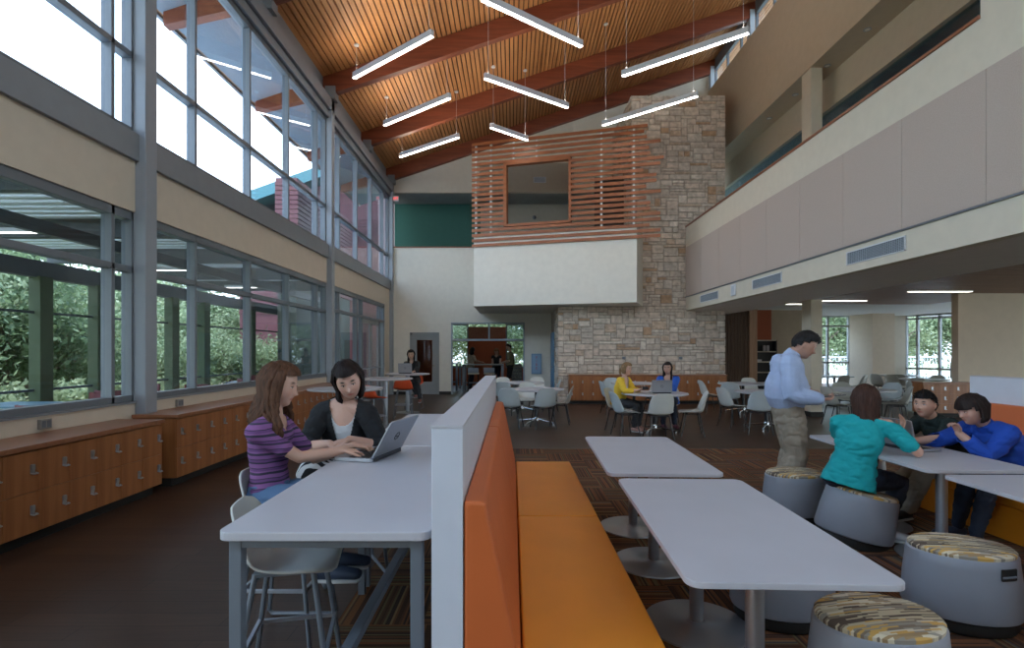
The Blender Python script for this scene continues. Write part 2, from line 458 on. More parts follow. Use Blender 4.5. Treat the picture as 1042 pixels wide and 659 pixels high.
struct('ceiling_soffit', sf, mat('soffit_paint', (.74, .68, .62), .8))
# corridor behind the bulkhead, upper floor
up = MB().box(7.75, 14, -1, 21, 7.35, 7.45)
struct('ceiling_upper', up, M_TILE)
struct('wall_upper_far', MB().box(11.0, 11.2, -1, 21, 4.3, 7.35), mat('upper_far_wall', (.45, .5, .54), .8))  # lightened base colour stands in for daylight from windows beyond
struct('wall_upper_glazing', MB().box(7.7, 7.71, -1, 21, 4.3, 7.35), glass('bluish_glass', (.6, .72, .78)))
def column(name, x0, x1, y0, y1, z0, z1, base):
    c = MB().box(x0, x1, y0, y1, z0, z1)
    o = struct(name, c, mat('column_paint', (.62, .54, .42), .8))
    return o
c = column('upper_column', 6.98, 7.24, 12.5, 12.9, 4.3, 8.15, 0)
c = column('square_column', 6.98, 7.24, 12.5, 12.9, 0, 2.74, 1)
MB().box(6.96, 7.26, 12.48, 12.99, 0, .12).build('column_base', M_DARK, c)
for i, y in enumerate((8.2, 9.6, 11.0, 12.4, 13.8, 15.2)):
    d = MB(Matrix.Translation((7.3, y, 8.145))).lathe([(.075, 0), (.075, -.012), (.055, -.012), (.05, .0)], 16)
    o = root('downlight', 'small round recessed downlight in the upper balcony soffit', 'light', (0, 0, 0), 0, 'downlights of the upper soffit')
    d.build('trim_ring', M_ALU, o, smooth=True)
    MB(Matrix.Translation((7.3, y, 8.135))).lathe([(.05, 0), (.05, .004)], 12).build('lens', mat('lamp_lens', (.8, .8, .75), .3), o)

# ------------------------------------------------------------------ back wall (Y = 19)
YB = 19.0
bw = MB()
# lower wall with kitchen opening and door opening
xk0, xk1 = -2.16, .45
bw.box(-4.32, -3.62, YB, YB+.15, 0, 5.23)
bw.box(-3.62, -2.58, YB, YB+.15, 2.2, 5.23)
bw.box(-2.58, xk0, YB, YB+.15, 0, 5.23)
bw.box(xk0, xk1, YB, YB+.15, 2.55, 5.23)
bw.box(xk1, 1.5, YB, YB+.15, 0, 5.23)
bw.box(1.5, 6.4, YB, YB+.15, 2.88, 5.23)
struct('wall_back', bw, mat('pale_back_wall', (.72, .68, .60), .8, bump=.05, bscale=200))
# gable above: header above the upper opening, follows roof
gb = MB()
gb.add([(-4.4, YB, 7.16), (7.3, YB, 7.16), (7.3, YB, zdeck(7.3)), (-4.4, YB, zdeck(-4.4)), (-4.4, YB+.15, 7.16), (7.3, YB+.15, 7.16), (7.3, YB+.15, zdeck(7.3)), (-4.4, YB+.15, zdeck(-4.4))],
       [(0, 1, 2, 3), (7, 6, 5, 4), (1, 0, 4, 5), (2, 1, 5, 6), (3, 2, 6, 7), (0, 3, 7, 4)])
struct('wall_back_gable', gb, M_CREAM)
struct('trim_7', MB().box(-4.3, 1.5, YB-.03, YB+.2, 5.2, 5.24), M_RAIL)
struct('wall_green', MB().box(-4.5, -1.2, 20.5, 20.6, 4.9, 7.3), M_GREEN)
struct('wall_upper_back', MB().box(-1.2, 7.3, 20.5, 20.6, 4.9, 8), mat('upper_back_paint', (.42, .38, .31), .8))
struct('ceiling_upper_hall', MB().box(-4.5, 7.3, YB+.15, 20.6, 7.16, 7.2), M_TILE)
struct('floor_upper', MB().box(-4.5, 6.4, YB+.15, 20.6, 4.7, 4.9), M_DARK)
bb = MB().box(-2.58, xk0, YB-.012, YB, 0, .11).box(-4.3, -3.66, YB-.012, YB, 0, .11).box(.5, 1.2, YB-.012, YB, 0, .11)
struct('baseboard_back', bb, M_DARK)
# grey door with vision panel
dr = MB()
dr.box(-3.62, -3.54, YB-.03, YB+.06, 0, 2.2).box(-2.66, -2.58, YB-.03, YB+.06, 0, 2.2).box(-3.62, -2.58, YB-.03, YB+.06, 2.12, 2.2)
o = struct('door_3', dr, mat('grey_door', (.27, .28, .285), .5))
lf = MB().box(-3.54, -3.38, YB, YB+.045, 0.01, 2.12).box(-2.83, -2.66, YB, YB+.045, 0.01, 2.12).box(-3.38, -2.83, YB, YB+.045, .01, .45).box(-3.38, -2.83, YB, YB+.045, 1.93, 2.12)
lf.build('door_leaf', MATS['grey_door'], o)
MB().box(-3.38, -2.83, YB+.02, YB+.026, .45, 1.93).build('glass_pane', M_GLASS, o)
MB().tube([(-2.74, YB, 1.02), (-2.74, YB-.05, 1.02), (-2.82, YB-.05, 1.02)], .012).build('door_handle', M_CHROME, o)
# kitchen opening frame
kf = MB()
kf.box(xk0, xk0+.05, YB-.03, YB+.1, 0, 2.55).box(xk1-.05, xk1, YB-.03, YB+.1, 0, 2.55).box(xk0, xk1, YB-.03, YB+.1, 2.5, 2.55)
kf.box(xk0, xk1, YB-.01, YB+.06, 1.90, 1.97).box(-.84, -.79, YB-.01, YB+.06, 1.97, 2.5)
o = struct('window_8', kf, mat('blue_grey_frame', (.32, .37, .42), .4))
MB().box(xk0, xk1, YB+.02, YB+.026, 1.97, 2.5).build('glass_pane', M_GLASS, o)
# kitchen room beyond
M_RUST = mat('rust_paint', (.34, .085, .035), .75)
YK = 24.0
k = MB()
k.box(-4.5, -3.1, YK, YK+.15, 0, 3.0).box(1.15, 2.2, YK, YK+.15, 0, 3.0)
k.box(-3.1, 1.15, YK, YK+.15, 0, .78).box(-3.1, 1.15, YK, YK+.15, 2.75, 3.0)
struct('wall_kitchen_back', k, M_RUST)
struct('wall_kitchen_panel', MB().box(-1.95, -.28, YK-.06, YK+.15, .78, 2.62), M_RUST)
struct('wall_kitchen_sides', MB().box(-4.5, -4.4, YB+.15, YK, 0, 3.0).box(2.1, 2.2, YB+.15, YK, 0, 3.0), M_CREAM)
struct('ceiling_kitchen', MB().box(-4.5, 2.2, YB+.15, YK+.2, 2.95, 3.0), mat('grey_tile', (.4, .4, .38), .9))
for n, (a, b) in enumerate(((-3.1, -1.95), (-.28, 1.15))):
    f = MB().box(a, b, YK, YK+.1, .78, .84).box(a, b, YK, YK+.1, 2.69, 2.75).box(a, a+.06, YK, YK+.1, .78, 2.75).box(b-.06, b, YK, YK+.1, .78, 2.75).box(a, b, YK, YK+.1, 1.98, 2.03)
    o = struct('window_%d' % (9+n), f, M_STEELB)
    MB().box(a, b, YK+.05, YK+.056, .8, 2.7).build('glass_pane', M_GLASS, o)

# ------------------------------------------------------------------ stone wall
def stone_mat():
    m = bpy.data.materials.new('limestone_blocks'); m.use_nodes = True
    nt = m.node_tree; N = nt.nodes; L = nt.links; b = N['Principled BSDF']
    at_ = N.new('ShaderNodeVertexColor'); at_.layer_name = 'block'
    tc = N.new('ShaderNodeTexCoord'); nz = N.new('ShaderNodeTexNoise'); nz.inputs['Scale'].default_value = 9; nz.inputs['Detail'].default_value = 8
    L.new(tc.outputs['Object'], nz.inputs[0])
    cr = N.new('ShaderNodeValToRGB'); cr.color_ramp.elements[0].position = .3; cr.color_ramp.elements[0].color = (.72, .69, .66, 1); cr.color_ramp.elements[1].position = .7; cr.color_ramp.elements[1].color = (1.15, 1.12, 1.1, 1)
    L.new(nz.outputs['Fac'], cr.inputs[0])
    mx = N.new('ShaderNodeMix'); mx.data_type = 'RGBA'; mx.blend_type = 'MULTIPLY'; mx.inputs[0].default_value = 1
    L.new(at_.outputs[0], mx.inputs[6]); L.new(cr.outputs[0], mx.inputs[7]); L.new(mx.outputs[2], b.inputs['Base Color'])
    b.inputs['Roughness'].default_value = .9
    bp = N.new('ShaderNodeBump'); bp.inputs['Strength'].default_value = .7; bp.inputs['Distance'].default_value = .02
    L.new(nz.outputs['Fac'], bp.inputs['Height']); L.new(bp.outputs[0], b.inputs['Normal'])
    return m
M_STONE = stone_mat()
def ashlar(mb, cols, u0, u1, z0, z1, fn, rng, unit=.088):
    """random ashlar blocks on a plane given by fn(u, z, depth)"""
    nu = int(round((u1-u0)/unit)); nz = int(round((z1-z0)/unit))
    uu = (u1-u0)/nu; zz = (z1-z0)/nz
    used = np.zeros((nz, nu), bool)
    for j in range(nz):
        for i in range(nu):
            if used[j, i]: continue
            h = rng.choice([1, 1, 2, 2, 2, 3]); w = rng.choice([2, 3, 4, 4, 5, 6, 7]) if h > 1 else rng.choice([3, 4, 5, 6, 7, 8])
            if h == 3: w = rng.choice([2, 3, 4, 5])
            h = min(h, nz-j); w = min(w, nu-i)
            ww = 0
            while ww < w and not used[j, i+ww]: ww += 1
            w = ww
            if nu-(i+w) == 1 and not used[j, i+w:].any(): w += 1
            while h > 1 and used[j:j+h, i:i+w].any(): h -= 1
            used[j:j+h, i:i+w] = True
            g = .011; a = u0+i*uu+g; b = u0+(i+w)*uu-g; c = z0+j*zz+g; d = z0+(j+h)*zz-g
            dp = rng.uniform(.018, .04)
            e = .012
            vs = [fn(a, c, 0), fn(b, c, 0), fn(b, d, 0), fn(a, d, 0)]+[fn(a+e, c+e, dp), fn(b-e, c+e, dp), fn(b-e, d-e, dp), fn(a+e, d-e, dp)]
            mb.add(vs, [(4, 5, 6, 7), (0, 1, 5, 4), (1, 2, 6, 5), (2, 3, 7, 6), (3, 0, 4, 7)])
            t = rng.random()
            if t < .05: col = (.46, .31, .20)
            elif t < .15: col = (.55, .43, .33)
            elif t < .5: col = (.60, .515, .44)
            elif t < .8: col = (.56, .50, .44)
            else: col = (.66, .60, .53)
            q = rng.uniform(.98, 1.2); col = tuple(x*q for x in col)
            cols += [col]*5
YS = 16.1
rng = random.Random(11)
st = MB(); cols = []
def addbox(*a):
    st.box(*a); cols.extend([(.46, .40, .34)]*6)
addbox(1.40, 6.39, YS, 19.0, 0, 2.88)
addbox(3.6, 6.39, YS, 19.0, 2.88, 9.2)
front = lambda u, z, d: (u, YS-d, z)
ashlar(st, cols, 1.37, 6.41, 0, 2.88, front, rng)
ashlar(st, cols, 3.57, 6.41, 2.88, 9.22, front, rng)
ashlar(st, cols, YS, 17.4, 0, 2.88, lambda u, z, d: (1.40-d, u, z), rng)
ashlar(st, cols, YS, 19.0, 2.88, 9.22, lambda u, z, d: (3.6-d, u, z), rng)
ashlar(st, cols, YS, 19.0, 0, 9.22, lambda u, z, d: (6.39+d, u, z), rng)
so = struct('wall_stone', st, M_STONE)
ca = so.data.color_attributes.new('block', 'FLOAT_COLOR', 'CORNER')
li = 0; arr = []
for p_, c_ in zip(so.data.polygons, cols):
    arr += [c_[0], c_[1], c_[2], 1.0]*p_.loop_total
ca.data.foreach_set('color', arr)
d = struct('door_4', MB().box(1.33, 1.38, 17.45, 18.45, 0, 2.15), mat('blue_door', (.13, .27, .42), .5))
MB().tube([(1.33, 17.6, 1.02), (1.28, 17.6, 1.02), (1.28, 17.72, 1.02)], .012).build('door_handle', M_CHROME, d)

# ------------------------------------------------------------------ projecting box with slats
PL = Vector((-1.15, 16.1, 0)); PR = Vector((3.45, 14.8, 0)); PE = Vector((3.93, 15.85, 0)); DD = (PR-PL).normalized(); NN = Vector((DD.y, -DD.x, 0))
LEN = (PR-PL).length
poly = [(PL.x, PL.y), (PR.x, PR.y), (3.93, 16.08), (3.93, YB), (PL.x, YB)]
bx = MB().prism(poly, 2.885, 3.05)
t = .14
def wallseg(mb, a, b, z0, z1, th=.14):
    a = Vector(a); b = Vector(b); d = (b-a).normalized(); n = Vector((-d.y, d.x))
    q = [a, b, b+n*th, a+n*th]
    mb.prism([(v.x, v.y) for v in q], z0, z1)
wallseg(bx, (PL.x, PL.y), (PR.x, PR.y), 3.05, 4.98)
wallseg(bx, (PR.x, PR.y), (3.93, 16.08), 3.05, 4.98)
wallseg(bx, (PL.x, YB), (PL.x, PL.y), 3.05, 4.98)
struct('wall_projecting_box', bx, mat('off_white_box', (.80, .765, .69), .75))
# frame at the slat plane: local frame u along DD from PL, d outward
MS = Matrix(((DD.x, NN.x, 0, PL.x), (DD.y, NN.y, 0, PL.y), (0, 0, 1, 0), (0, 0, 0, 1)))
# u of the framed opening
def uat(px):
    k = (px-XC)/F_PX   # X = k*Y ; PL + u*DD
    return (k*PL.y-PL.x)/(DD.x-k*DD.y)
u0, u1 = uat(516), uat(579)
ends = [659, 655.5, 658.4, 672.5, 660.7, 661.8, 675.5, 672, 654.7, 668, 668, 657.7, 672.5, 657.7, 661.8, 661.8, 672, 672, 661, 672, 672]
scr = MB(MS)
zt = 7.72; pitch = .1515
def slat(a, b, z): scr.box(a, b, .03, .06, z-.043, z+.043)
for i in range(21):
    z = zt-i*pitch
    e = uat(ends[i])
    if 5.24 < z < 7.08:
        slat(-.04, u0, z); slat(u1, e, z)
    else: slat(-.04, e, z)
so = struct('wall_slat_screen', scr, M_SLAT)
pf = MB(MS)
for u in [.08, .55, 1.25]+[u0+.9]+[uat(x) for x in (603, 612.0)][1:]+[uat(645)]:
    if u0 < u < u1:
        pf.box(u-.028, u+.028, -.03, .029, 7.1, 7.76)
    else:
        pf.box(u-.028, u+.028, -.03, .029, 4.98, 7.76)
pf.build('slat_post', mat('white_post', (.85, .86, .86), .5), so)
of = MB(MS)
of.box(u0-.09, u0, -.1, .08, 5.2, 7.1).box(u1, u1+.07, -.1, .08, 5.2, 7.1).box(u0-.09, u1+.07, -.1, .08, 7.0, 7.1).box(u0-.09, u1+.07, -.1, .08, 5.2, 5.27)
of.build('opening_frame', M_SLAT, so)
# inner upper room : back wall with vent
struct('upper_shade_sheet', MB().box(2.62, 3.55, 17.0, 17.1, 4.9, 7.05), mat('opening_shade_brown', (.06, .045, .035), .8))  # dark sheet: shade of the openings behind the slats, put into colour
struct('wall_upper_inner', MB().box(-1.15, 2.2, YB-.02, YB, 7.16, 8.2), mat('upper_inner_paint', (.32, .27, .21), .8))
# ------------------------------------------------------------------ right lower hall
M_SLW = wood('brown_slat_panel', (.075, .040, .022), (.12, .065, .035), 'Z', 2, .6)
sl = MB()
for k in range(14): sl.box(6.5+k*.09, 6.5+k*.09+.07, 17.45, 17.5, 0, 2.95)
sl.box(6.45, 7.75, 17.5, 17.6, 0, 2.95)
struct('wall_brown_slats', sl, M_SLW)
struct('trim_8', MB().box(7.72, 7.97, 17.4, 17.65, 0, 2.95), wood('tan_wood', (.30, .16, .085), (.40, .23, .13), 'Z', 1, .5))
struct('wall_hall_back', MB().box(7.9, 10.2, 18.45, 18.55, 0, 2.95), mat('beige_hall', (.46, .38, .28), .8))
struct('wall_red_accent', MB().box(7.95, 8.9, 18.38, 18.45, 0, 2.95), M_RUST)
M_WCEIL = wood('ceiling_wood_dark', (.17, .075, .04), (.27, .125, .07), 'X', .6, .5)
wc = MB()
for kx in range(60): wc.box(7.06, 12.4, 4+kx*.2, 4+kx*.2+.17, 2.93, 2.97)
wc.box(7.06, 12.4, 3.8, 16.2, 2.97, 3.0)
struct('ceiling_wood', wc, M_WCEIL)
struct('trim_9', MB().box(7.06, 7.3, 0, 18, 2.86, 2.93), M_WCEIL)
struct('ceiling_hall', MB().box(7.06, 20, 16.2, 22.5, 2.98, 3.05).box(12.4, 20, 0, 16.2, 2.98, 3.05), M_WHITEW)
struct('wall_right_block', MB().box(10.75, 20, 12.9, 13.1, 0, 3.0), M_BEIGE)
# far windows A (Y=22)
A0, A1, YA = 12.0, 14.85, 22.0
f = MB().box(A0, A1, YA, YA+.1, 2.93, 3.03).box(A0, A1, YA, YA+.1, 2.53, 2.6).box(A0, A1, YA, YA+.1, 1.03, 1.1).box(A0, A1, YA, YA+.1, 0, .08)
for px in (815, 842.7, 864, 885.5): 
    q = (px-XC)/F_PX*YA; f.box(q-.035, q+.035, YA, YA+.1, 0, 3.03)
o = struct('window_11', f, mat('light_window_frame', (.42, .45, .47), .4))
MB().box(A0, A1, YA+.05, YA+.056, 0, 3.0).build('glass_pane', M_GLASS, o)
struct('wall_pier', MB().box(13.8, 14.65, 20.5, 21.9, 0, 3.0), M_BEIGE)
struct('wall_right_far', MB().box(14.65, 16.1, 21.9, 22.1, 0, 3.0).box(10.2, 12.0, 21.95, 22.1, 0, 3.0), M_CREAM)
# window B: oblique
B0 = Vector((16.1, 22.0, 0)); B1 = Vector((17.2, 18.1, 0)); db = (B1-B0).normalized()
MBm = Matrix(((db.x, -db.y, 0, B0.x), (db.y, db.x, 0, B0.y), (0, 0, 1, 0), (0, 0, 0, 1)))
f = MB(MBm); LB = (B1-B0).length
f.box(0, LB, 0, .1, 2.93, 3.03).box(0, LB, 0, .1, 2.80, 2.87).box(0, LB, 0, .1, .80, .88).box(0, LB, 0, .1, 0, .08)
def ub(px):
    k = (px-XC)/F_PX; return (k*B0.y-B0.x)/(db.x-k*db.y)
for px in (921.5, 933, 955.5, 985): q = ub(px); f.box(q-.04, q+.04, 0, .1, 0, 3.03)
o = struct('window_12', f, MATS['light_window_frame'])
MB(MBm).box(0, LB, .05, .056, 0, 3.0).build('glass_pane', M_GLASS, o)
# ------------------------------------------------------------------ pendants
M_EMIT = mat('lamp_diffuser', (.9, .9, .9), .5, emit=(1., .96, .9), estr=9.)
M_EMITUP = mat('added_uplight_glow', (.9, .9, .9), .5, emit=(1., .9, .75), estr=22.)  # glow for the added uplight that brightens the wood ceiling
M_LAMPW = mat('white_lamp_housing', (.62, .63, .67), .4)
def pendant(a, b, label, zl=7.56, ceil=True):
    """a linear pendant between two points in plan (bottom at zl)"""
    a = Vector((a[0], a[1], zl)); b = Vector((b[0], b[1], zl)); L = (b-a).length; ang = math.atan2(b.y-a.y, b.x-a.x)
    r = root('linear_pendant_light', label, 'pendant light', ((a.x+b.x)/2, (a.y+b.y)/2, zl), ang, 'linear pendants under the wood ceiling')
    hs = MB().box(-L/2, L/2, -.04, .04, .006, .13)
    hs.build('housing', M_LAMPW, r, bevel=.004)
    MB().box(-L/2+.01, L/2-.01, -.034, .034, -.004, .006).build('diffuser', M_EMIT, r)
    for s in (-1, 1):
        u = s*(L/2-.1); px = r.location.x+u*math.cos(ang)
        h = zdeck(px)-zl
        if s < 0: MB().box(-L/2+.03, L/2-.03, -.025, .025, .13, .134).build('added_uplight', M_EMITUP, r)  # uplight strip added on the hidden top to brighten the ceiling
        w = MB().tube([(u, 0, .13), (u, 0, h)], .0035, 6)
        w.lathe([(.012, .13), (.012, .16)], 8, 0, Matrix.Translation((u, 0, 0)))
        wo = w.build('suspension_cable', M_LAMPW, r)
        MB(Matrix.Translation((u, 0, h))).lathe([(.055, -.03), (.06, 0)], 14).build('ceiling_cup', M_LAMPW, wo, smooth=True)
def pl(px, py):
    Z = 6.02*F_PX/(HOR-py); return ((px-XC)/F_PX*Z, Z)
for a, b, lab in (((360, 80), (440, 37), 'linear pendant at left, nearest and largest of the three left ones'),
                  ((391, 128), (458, 100), 'middle of the three left linear pendants below a glulam beam'),
                  ((407, 160), (467, 140), 'farthest of the three left linear pendants, close to the end wall'),
                  ((490, 0), (592, 48), 'linear pendant cut by the top edge, nearest of the central row'),
                  ((493, 80), (578, 110), 'middle linear pendant of the central row, above the slat screen'),
                  ((499, 130), (537, 143), 'short linear pendant before the slat screen top'),
                  ((633, 78), (762, 34), 'long linear pendant at upper right under the beam'),
                  ((613, 128), (710, 98), 'linear pendant in front of the stone chimney top')):
    A = pl(*a); B = pl(*b); pendant(A, B, lab)
# strip lights in the lower right hall
for i, (x0, x1, y, z, lab) in enumerate(((9.15, 10.6, 12.3, 2.91, 'nearest linear ceiling strip light in the dark wood ceiling at right'),
                                    (8.3, 9.7, 14.6, 2.91, 'middle linear ceiling strip light, right of the beige column'),
                                    (8.0, 8.75, 15.6, 2.91, 'farthest linear strip light, left of the beige column'))):
    r = root('ceiling_strip_light', lab, 'ceiling light', (x0, y, z))
    MB().box(0, x1-x0, 0, .12, .0, .02).build('housing', M_LAMPW, r)
    MB().box(.01, x1-x0-.01, .01, .11, -.006, 0).build('diffuser', mat('strip_diffuser', (.9, .9, .9), .5, emit=(1, .93, .82), estr=3.), r)
for i, (x, y) in enumerate(((-1.6, 21.5), (-.9, 22.6), (.35, 22.8))):
    r = root('kitchen_ceiling_light', ['strip light slanting above the kitchen people, left', 'strip light at the left window of the kitchen', 'strip light by the right window of the kitchen'][i], 'ceiling light', (x, y, 2.93), .3)
    MB().box(-.5, .5, -.06, .06, -.03, .02).build('housing', M_LAMPW, r)
    MB().box(-.48, .48, -.05, .05, -.04, -.03).build('diffuser', MATS['strip_diffuser'], r)

# ------------------------------------------------------------------ lockers
def latch(name='locker_latch'):
    m = MB()
    m.prism(rrect(-.019, .019, -.038, .038, .006, 3), 0, .006, 0, Matrix.Rotation(PI/2, 4, 'X'))
    m.box(-.016, .016, -.012, -.006, -.005, .035)
    m.tube([(-.02, -.012, -.03), (-.02, -.03, -.036), (.02, -.03, -.036), (.02, -.012, -.03)], .006, 6)
    return m
def lockers(name, label, P, rz, cols, rows, pitch, h, depth, hoff, toe=.1, top=.04, topover=.02, hside=1):
    """cabinet run: local x along the front, local y into the cabinet, front at y=0"""
    L = cols*pitch
    r = root(name, label, 'cabinet', P, rz)
    MB().box(0, L, .02, depth, toe, h-top).build('carcass', M_LOCK, r)
    MB().box(.03, L-.03, .08, depth, 0, toe).build('plinth', M_DARK, r)
    MB().box(-topover, L+topover, -topover, depth, h-top, h).build('worktop', M_LOCKTOP, r, bevel=.004)
    dh = (h-top-.012-toe)/rows
    dm = MB().box(.0015, pitch-.0015, 0, .02, .0015, dh-.0015)
    first = None; lm = None
    for i in range(cols):
        for j in range(rows):
            if first is None:
                d = dm.build('locker_door', M_LOCK, r, bevel=.0015, seg=1); first = d
                lt = latch().build('latch', mat('satin_latch', (.45, .46, .48), .35, .8), d); lt.location = (hoff, 0, dh*.56)
                lm = lt
            else:
                d = first.copy(); COL.objects.link(d); d.parent = r
                lt = lm.copy(); COL.objects.link(lt); lt.parent = d
            d.location = (i*pitch, 0, toe+j*dh)
    return r
XL = -3.80
# left lockers face +X : local x -> -Y ... use rz=90deg: local x = +Y, local y = -X
lockers('locker_cabinet', 'long low wooden locker cabinet under the left window, nearest one ending at the grey column', (XL, 5.815-11*.3035, 0), PI/2, 11, 2, .3035, .80, .50, .248)
lockers('locker_cabinet', 'second low wooden locker cabinet under the left windows, beyond the column', (XL, 6.07, 0), PI/2, 20, 2, .304, .82, .50, .095)
lockers('locker_cabinet', 'low wooden locker cabinet along the foot of the stone wall', (1.68, 15.58, 0), 0, 15, 2, .305, .85, .48, .07)
lockers('locker_cabinet', 'small wooden locker cabinet in front of the beige wall at right', (9.56, 12.45, 0), R(-6), 4, 3, .28, .82, .4, .19)

# ------------------------------------------------------------------ vents and small wall items
def vent(y0, y1, label):
    r = root('air_vent', label, 'vent', (XR, (y0+y1)/2, 2.955), 0, 'supply air vents of the balcony fascia')
    L = (y1-y0)/2
    f = MB().box(-.015, 0, -L, L, -.10, -.085).box(-.015, 0, -L, L, .085, .10).box(-.015, 0, -L, -L+.02, -.1, .1).box(-.015, 0, L-.02, L, -.1, .1)
    f.build('vent_frame', M_LAMPW, r)
    g = MB().box(-.004, 0, -L+.02, L-.02, -.085, .085, 1)
    n = 30
    for k in range(1, n):
        y = -L+2*L*k/n; g.box(-.012, -.004, y-.004, y+.004, -.085, .085)
    for k in range(1, 8): g.box(-.010, -.004, -L, L, -.085+k*.021-.002, -.085+k*.021+.002)
    g.build('vent_grille', [mat('vent_grey', (.33, .37, .42), .4), mat('vent_dark', (.12, .14, .16), .6)], r)
vent(7.01, 8.25, 'largest and nearest grey air vent in the cream balcony fascia')
vent(10.23, 11.48, 'middle grey air vent in the cream balcony fascia')
vent(13.39, 14.65, 'smallest and farthest grey air vent in the fascia near the stone')
r = root('wall_speaker', 'small white wall device on the fascia between two vents', 'wall device', (XR, 12.45, 2.96))
MB().box(-.03, 0, -.13, .13, -.13, .13).build('housing', M_LAMPW, r, bevel=.01)
MB().box(-.034, -.03, -.08, .08, -.09, .09).build('grille', mat('device_grey', (.45, .5, .56), .5), r)
# outlets on the left wall above the worktop
for (y, lab) in ((4.93, 'small steel outlet box on the nearest locker top by the window sill'), (6.93, 'small steel outlet box on the second locker top'), (10.2, 'small dark outlet box on the second locker top farther along')):
    r = root('outlet_box', lab, 'outlet', (XW+.001, y, .87))
    MB().box(0, .035, -.06, .06, -.045, .045).build('housing', mat('steel_plate', (.3, .29, .28), .35, .7), r, bevel=.004)
    MB().box(.035, .037, -.045, -.008, -.03, .03).box(.035, .037, .008, .045, -.03, .03).build('socket', M_DKMULL, r)
for (x, lab) in ((3.35, 'small metal wall box on the stone above the lockers, left of the women'), (5.05, 'small metal wall box on the stone above the lockers, right of the women')):
    r = root('wall_fixture', lab, 'wall fixture', (x, YS-.045, 1.33))
    MB().box(-.045, .045, -.06, .01, -.04, .04).build('housing', M_GREYM, r, bevel=.006)
    MB().tube([(0, -.06, -.02), (0, -.1, -.03)], .012).build('nozzle', M_CHROME, r)
# exit sign
r = root('exit_sign', 'small red exit sign on the green wall corner high at left', 'sign', (-4.15, YB-.04, 6.93))
MB().box(-.13, .13, -.025, .025, -.09, .09).build('housing', M_LAMPW, r, bevel=.006)
text('sign_lettering', 'EXIT', .13, mat('exit_red', (.6, .03, .02), .5, emit=(1, .08, .05), estr=1.0), r, (0, -.028, 0), (PI/2, 0, 0))
# extinguisher cabinet
p0 = at(546, 370, 18.93)
r = root('extinguisher_cabinet', 'pale blue wall cabinet with red vertical lettering beside the kitchen opening', 'wall cabinet', (p0.x, YB, p0.z))
MB().box(-.18, .18, -.05, 0, -.36, .36).build('frame', mat('pale_blue_metal', (.20, .33, .48), .4), r, bevel=.006)
MB().box(-.145, .145, -.056, -.05, -.32, .32).build('door', mat('pale_blue_door', (.26, .40, .56), .35), r, bevel=.003)
MB().tube([(-.11, -.056, .02), (-.11, -.075, .02), (-.11, -.075, -.06), (-.11, -.056, -.06)], .005, 6).build('handle', M_CHROME, r)
text('lettering', 'F\nI\nR\nE', .125, mat('red_letter', (.45, .02, .03), .5), r, (0.0, -.058, .03), (PI/2, 0, 0))
# vent and camera in the upper room
r = root('return_vent', 'small dark vent on the upper wall seen through the framed opening', 'vent', (.98, YB-.02, 7.6))
MB().box(-.22, .22, -.02, 0, -.1, .1).build('vent_frame', M_ALU, r)
g = MB()
for k in range(6): g.box(-.2, .2, -.028, -.02, -.085+k*.03, -.07+k*.03)
g.build('vent_grille', M_DKMULL, r)
r = root('security_camera', 'small dome security camera on the upper wall behind the opening', 'security camera', (.85, 20.5, 6.66))
MB().tube([(0, 0, 0), (0, -.12, 0)], .03).build('arm', M_LAMPW, r)
MB().ell((0, -.14, -.04), .07).build('dome', M_DKMULL, r, smooth=True)
# bookshelf at the far hall
r = root('bookshelf', 'black bookshelf against the red accent wall beyond the stone', 'bookshelf', (8.15, 18.05, 0))
MB().box(0, .03, 0, .3, 0, 1.9).build('side_panel', M_BLACK, r)
MB().box(.75, .78, 0, .3, 0, 1.9).build('side_panel', M_BLACK, r)
MB().box(0, .78, .28, .3, 0, 1.9).build('back_panel', M_BLACK, r)
for k, z in enumerate((.1, .45, .8, 1.15, 1.5, 1.88)):
    MB().box(.03, .75, 0, .28, z, z+.035).build('shelf', mat('shelf_cream', (.5, .45, .36), .5), r)
for i, (x, z, h, lab) in enumerate(((.4, 1.535, .2, 'white jar on the bookshelf, left of the pair'), (.52, 1.535, .2, 'white jar on the bookshelf, right of the pair'))):
    o = MB().lathe([(.03, 0), (.045, .02), (.045, h-.03), (.035, h)], 14).build('jar', M_LAM, None, smooth=True); o.location = (8.15+x, 18.15, z); tag(o, lab, 'jar')
o = MB().box(0, .22, 0, .16, 0, .07).build('stacked_papers', M_LAM); o.location = (8.22, 18.1, 1.185); tag(o, 'small white stack of papers on a middle shelf of the black bookshelf', 'papers')
r = root('framed_notice', 'small framed notice on the red wall above the bookshelf', 'picture', (8.27, 18.37, 2.15))
MB().box(-.1, .1, -.02, 0, -.2, .2).build('frame', M_BLACK, r); MB().box(-.08, .08, -.024, -.02, -.17, .17).build('sheet', M_LAM, r)

# ------------------------------------------------------------------ outside
M_GROUND = mat('patio_ground', (.42, .40, .36), .95, var=.25, vscale=1.5)
M_GRASS = mat('garden_ground', (.30, .34, .18), .95, var=.35, vscale=.8)
struct('ground_outside', MB().box(-60, -4.5, -20, 60, -.2, -.05).box(-60, 60, 25.5, 70, -.2, -.05).box(20, 60, -5, 25.5, -.2, -.05), M_GRASS)
struct('ground_patio', MB().box(-8.6, -4.52, -2, 19, -.05, -.02), mat('patio_concrete', (.40, .38, .34), .8, var=.1))
struct('ground_terrace', MB().box(9, 40, 22.3, 40, -.05, -.02).box(17.3, 40, 5, 22.3, -.05, -.02), mat('terrace_concrete', (.75, .73, .68), .8))
